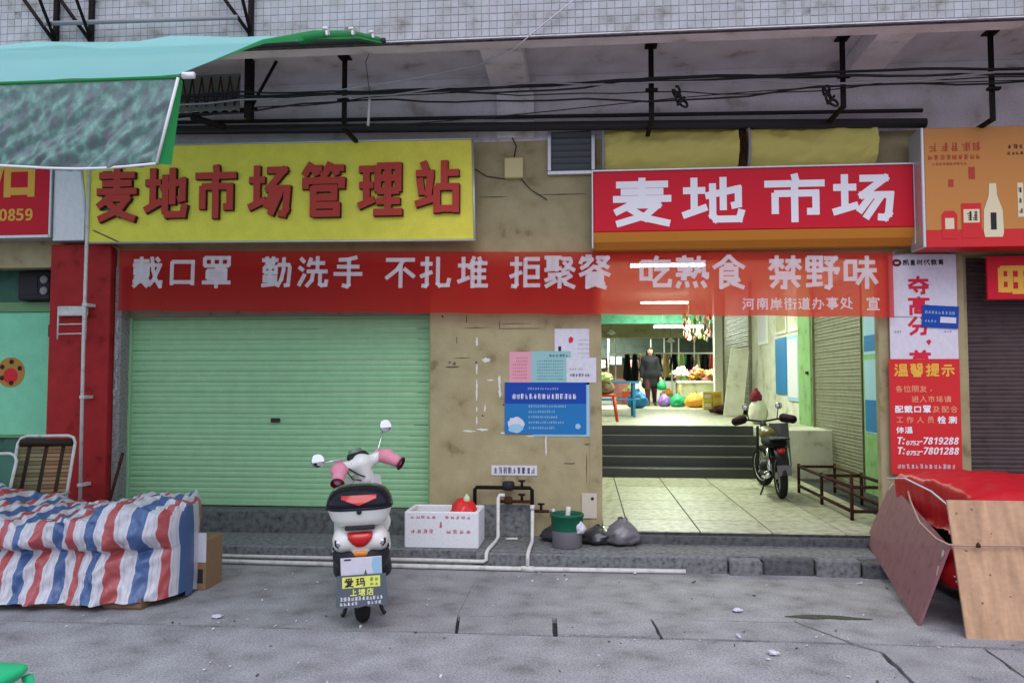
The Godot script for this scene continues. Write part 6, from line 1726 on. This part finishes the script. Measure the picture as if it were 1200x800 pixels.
	for k in [[.75, 2.95, -24.0], [2.6, 2.75, -25.0]]:
		var l := thing("bulb_pendant", "white shaded pendant hanging in the hall" if k[0] < 1 else "round white bulb pendant before the clothes rail", "lamp", Vector3(k[0], k[1], k[2]))
		part(l, "shade", lt([Vector2(.14, 0), Vector2(.12, .03), Vector2(.03, .12), Vector2(0, .13)], 14), mats.hall_white)
		part(l, "cord", tb([Vector3(0, .13, 0), Vector3(0, 3.745 - k[1], 0)], .006, 4), mats.cable)
		part(l, "bulb", lt([Vector2(0, -.05), Vector2(.04, -.03), Vector2(.05, 0), Vector2(0, .01)], 12), mats.hall_white)
	# clutter along the aisle: crates, sacks, trolleys
	var tones := [mats.kraft, mats.cardboard, mats.hall_white, mats.bag_blue, mats.fruit_red, mats.green_leaf]
	for i in 22:
		var left := i % 2 == 0
		var x := rv.randf_range(.35, 1.35) if left else rv.randf_range(2.3, 5.2)
		var z := rv.randf_range(-29.0, -23.4)
		var w := rv.randf_range(.3, .55)
		var y := rv.randf_range(.2, .4)
		var c := thing("goods_crate", "%s crate of goods on the hall floor %s" % [["brown", "dark brown", "white", "blue", "red", "green"][i % 6], "behind the blue table" if left else "under the clothes rail"], "crate", Vector3(x, .866, z), "crates on the hall floor")
		c.rotation.y = rv.randf_range(-.4, .4)
		part(c, "case", span(-w / 2, w / 2, 0, y, -w * .35, w * .35, .012), tones[i % 6])
		part(c, "contents", heap_mesh(500 + i, w * .45, .16, .035), [mats.veg_pale, mats.fruit_orange, mats.green_leaf, mats.meat_pink][i % 4], Vector3(0, y, 0))
	for i in 7:
		var x: float = [.45, .8, 2.35, 2.75, 3.3, 3.9, 4.5][i]
		single("hall_post", "slim white stall post %s" % ["behind the blue table", "by the pink partition", "before the dark stall front", "beside the clothes rail", "at the clothes rail's middle", "at the clothes rail's far part", "past the clothes rail"][i], "post", tb([Vector3.ZERO, Vector3(0, 2.2, 0)], .025, 6), mats.hall_white, Vector3(x, .866, -28.6 - .4 * (i % 3)))
	for i in 6: single("stall_light_board", "hanging %s price board over the rear stalls" % ["white", "pale blue", "pink", "red", "cream", "green"][i], "sign", span(-.22, .22, 0, .3, -.01, .01, .003), [mats.hall_white, mats.pale_blue, mats.pink_paper, mats.ad_red, mats.plaster, mats.bag_green][i], Vector3(.5 + i * .62, 2.05 + .12 * (i % 2), -30.4))
	build_person()

func build_person() -> void:
	var p := thing("person", "person in a black coat and dark trousers walking out with a green bag", "person", Vector3(1.73, .864, -22.0))
	p.rotation.y = -.05
	var hip := .80
	var legs := [[Vector3(-.08, hip, 0), Vector3(-.075, .44, .14), .085, .06], [Vector3(-.075, .44, .14), Vector3(-.07, .08, .16), .058, .038], [Vector3(-.07, .05, .13), Vector3(-.085, .035, .29), .04, .032], [Vector3(.085, hip, 0), Vector3(.105, .43, -.02), .085, .06], [Vector3(.105, .43, -.02), Vector3(.12, .12, -.24), .058, .038], [Vector3(.12, .09, -.26), Vector3(.135, .035, -.13), .04, .032]]
	var torso := [[Vector3(-.07, .85, 0), Vector3(.07, .85, 0), .11, .11], [Vector3(0, .88, 0), Vector3(0, 1.16, 0), .125, .13], [Vector3(-.12, 1.25, -.01), Vector3(.12, 1.25, -.01), .07, .07], [Vector3(0, 1.2, 0), Vector3(0, 1.36, .0), .075, .045]]
	var arms := [[Vector3(-.165, 1.25, -.01), Vector3(-.23, .99, -.01), .052, .042], [Vector3(-.23, .99, -.01), Vector3(-.235, .76, .05), .04, .028], [Vector3(.165, 1.25, -.01), Vector3(.24, 1.0, .0), .052, .042], [Vector3(.24, 1.0, .0), Vector3(.27, .78, .08), .04, .028]]
	var head := [[Vector3(0, 1.38, .01), Vector3(0, 1.43, .025), .05, .06], [Vector3(0, 1.475, .0), Vector3(0, 1.485, .0), .082, .082], [Vector3(0, 1.40, .045), Vector3(0, 1.41, .05), .032, .03], [Vector3(0, 1.465, .082), Vector3(0, 1.435, .098), .010, .014], [Vector3(-.080, 1.455, -.005), Vector3(-.083, 1.43, -.005), .014, .012], [Vector3(.080, 1.455, -.005), Vector3(.083, 1.43, -.005), .014, .012]]
	var st := S(true)
	flesh(st, legs + torso + arms + head.slice(0, 2), .03, .018)
	flesh(st, head, .022, .0075)
	for k in [-1, 1]:
		var w := Vector3(-.235, .76, .05) if k < 0 else Vector3(.27, .78, .08)
		var d := Vector3(0, -1, .15).normalized()
		var hand := [[w, w + d * .075, .026, .034]]
		for i in 4:
			var o := Vector3(0, 0, .024 - .016 * i)
			var L: float = [.06, .07, .066, .05][i]
			hand.append([w + d * .07 + o, w + d * (.07 + L * .55) + o + Vector3(-k * .008, 0, 0), .0095, .009])
			hand.append([w + d * (.07 + L * .55) + o + Vector3(-k * .008, 0, 0), w + d * (.07 + L) + o + Vector3(-k * .026, 0, 0), .009, .008])
		hand.append([w + d * .03 + Vector3(-k * .01, 0, .02), w + d * .075 + Vector3(-k * .02, 0, .045), .012, .009])
		flesh(st, hand, .008, .006)
	part(p, "body", done(st), mats.skin)
	var fat := func(b: Array, r: float): return b.map(func(q): return [q[0], q[1], q[2] + r, q[3] + r])
	var coat: Array = fat.call(torso.slice(0, 3), .035) + fat.call(arms, .02)
	coat[coat.size() - 3][1] += Vector3(0, .03, -.01)
	coat[coat.size() - 1][1] += Vector3(-.003, .03, -.01)
	coat += [[Vector3(-.09, .80, 0), Vector3(-.11, .58, .02), .12, .13], [Vector3(.09, .80, 0), Vector3(.11, .58, -.01), .12, .13], [Vector3(0, .8, 0), Vector3(0, .58, 0), .12, .12], [Vector3(0, 1.30, -.01), Vector3(0, 1.33, -.01), .075, .07]]
	part(p, "coat", body(coat, .05, .018), mats.coat)
	part(p, "trousers", body(fat.call([legs[0], legs[1], legs[3], legs[4]], .014), .03, .016), mats.trousers)
	for i in [2, 5]: part(p, "shoe", body(fat.call([legs[i]], .01), .02, .01), mats.shoe)
	part(p, "hair", body([[Vector3(0, 1.505, -.018), Vector3(0, 1.49, -.03), .083, .085], [Vector3(-.065, 1.49, .0), Vector3(-.075, 1.40, -.03), .034, .03], [Vector3(.065, 1.49, .0), Vector3(.075, 1.40, -.03), .034, .03], [Vector3(0, 1.44, -.06), Vector3(0, 1.36, -.07), .06, .045], [Vector3(-.04, 1.545, .035), Vector3(.04, 1.545, .035), .03, .03]], .02, .009), mats.hair)
	for k in [-1, 1]: part(p, "eye", bag_mesh(.009, .012, 3, false, 0.0), mats.ink, Vector3(k * .03, 1.468, .073))
	part(p, "mouth", span(-.02, .02, 1.396, 1.402, .075, .079), mats.fruit_red)
	part(p, "collar", span(-.03, .03, 1.28, 1.32, .075, .082), mats.hall_white)
	var g := thing("carried_bag", "green plastic bag hanging from the walking person's hand", "bag", Vector3(2.03, 1.29, -21.9))
	part(g, "sack", bag_mesh(.13, .26, 88), mats.bag_green)
	part(g, "handle", tb([Vector3(0, .27, 0), Vector3(-.02, .38, -.02)], .012, 5), mats.bag_green)

# ---------------------------------------------------------------- litter
func build_litter() -> void:
	var r := RandomNumberGenerator.new()
	r.seed = 19
	var st := S()
	var sd := S()
	for i in 150:
		var far := i % 3
		var x := r.randf_range(-3.4, 3.0)
		var z := r.randf_range(-6.4, -3.6) if far else r.randf_range(-5.0, -4.7)
		if i % 5 == 0: z = r.randf_range(-6.45, -6.1)
		var s := r.randf_range(.003, .011) * (2.0 if r.randf() < .07 else 1.0)
		var b := Basis.from_euler(Vector3(r.randf_range(-.5, .5), r.randf() * TAU, r.randf_range(-.5, .5)))
		box(st if r.randf() < .6 else sd, Vector3(x, .004 + s * .3, z), Vector3(s * r.randf_range(1, 2.4), s * .5, s), 0.0, b)
	var a := part(self, "paper_litter", done(st), mats.paper_white)
	a.set_meta("kind", "stuff"); a.set_meta("label", "specks of white paper litter on the concrete"); a.set_meta("category", "litter")
	a = part(self, "grit", done(sd), mats.kerb)
	a.set_meta("kind", "stuff"); a.set_meta("label", "dark grit scattered over the concrete slabs"); a.set_meta("category", "grit")
	for k in [[-2.35, -5.0, "crumpled scrap of white paper near the striped stall"], [1.02, -4.62, "flat white paper scrap before the small cover slab"], [.98, -5.45, "white paper ball on the road before the entrance"]]:
		single("paper_scrap", k[2], "litter", bag_mesh(.03, .02, int(k[0] * 7) + 40, false, .4), mats.paper_white, Vector3(k[0], .004, k[1]))
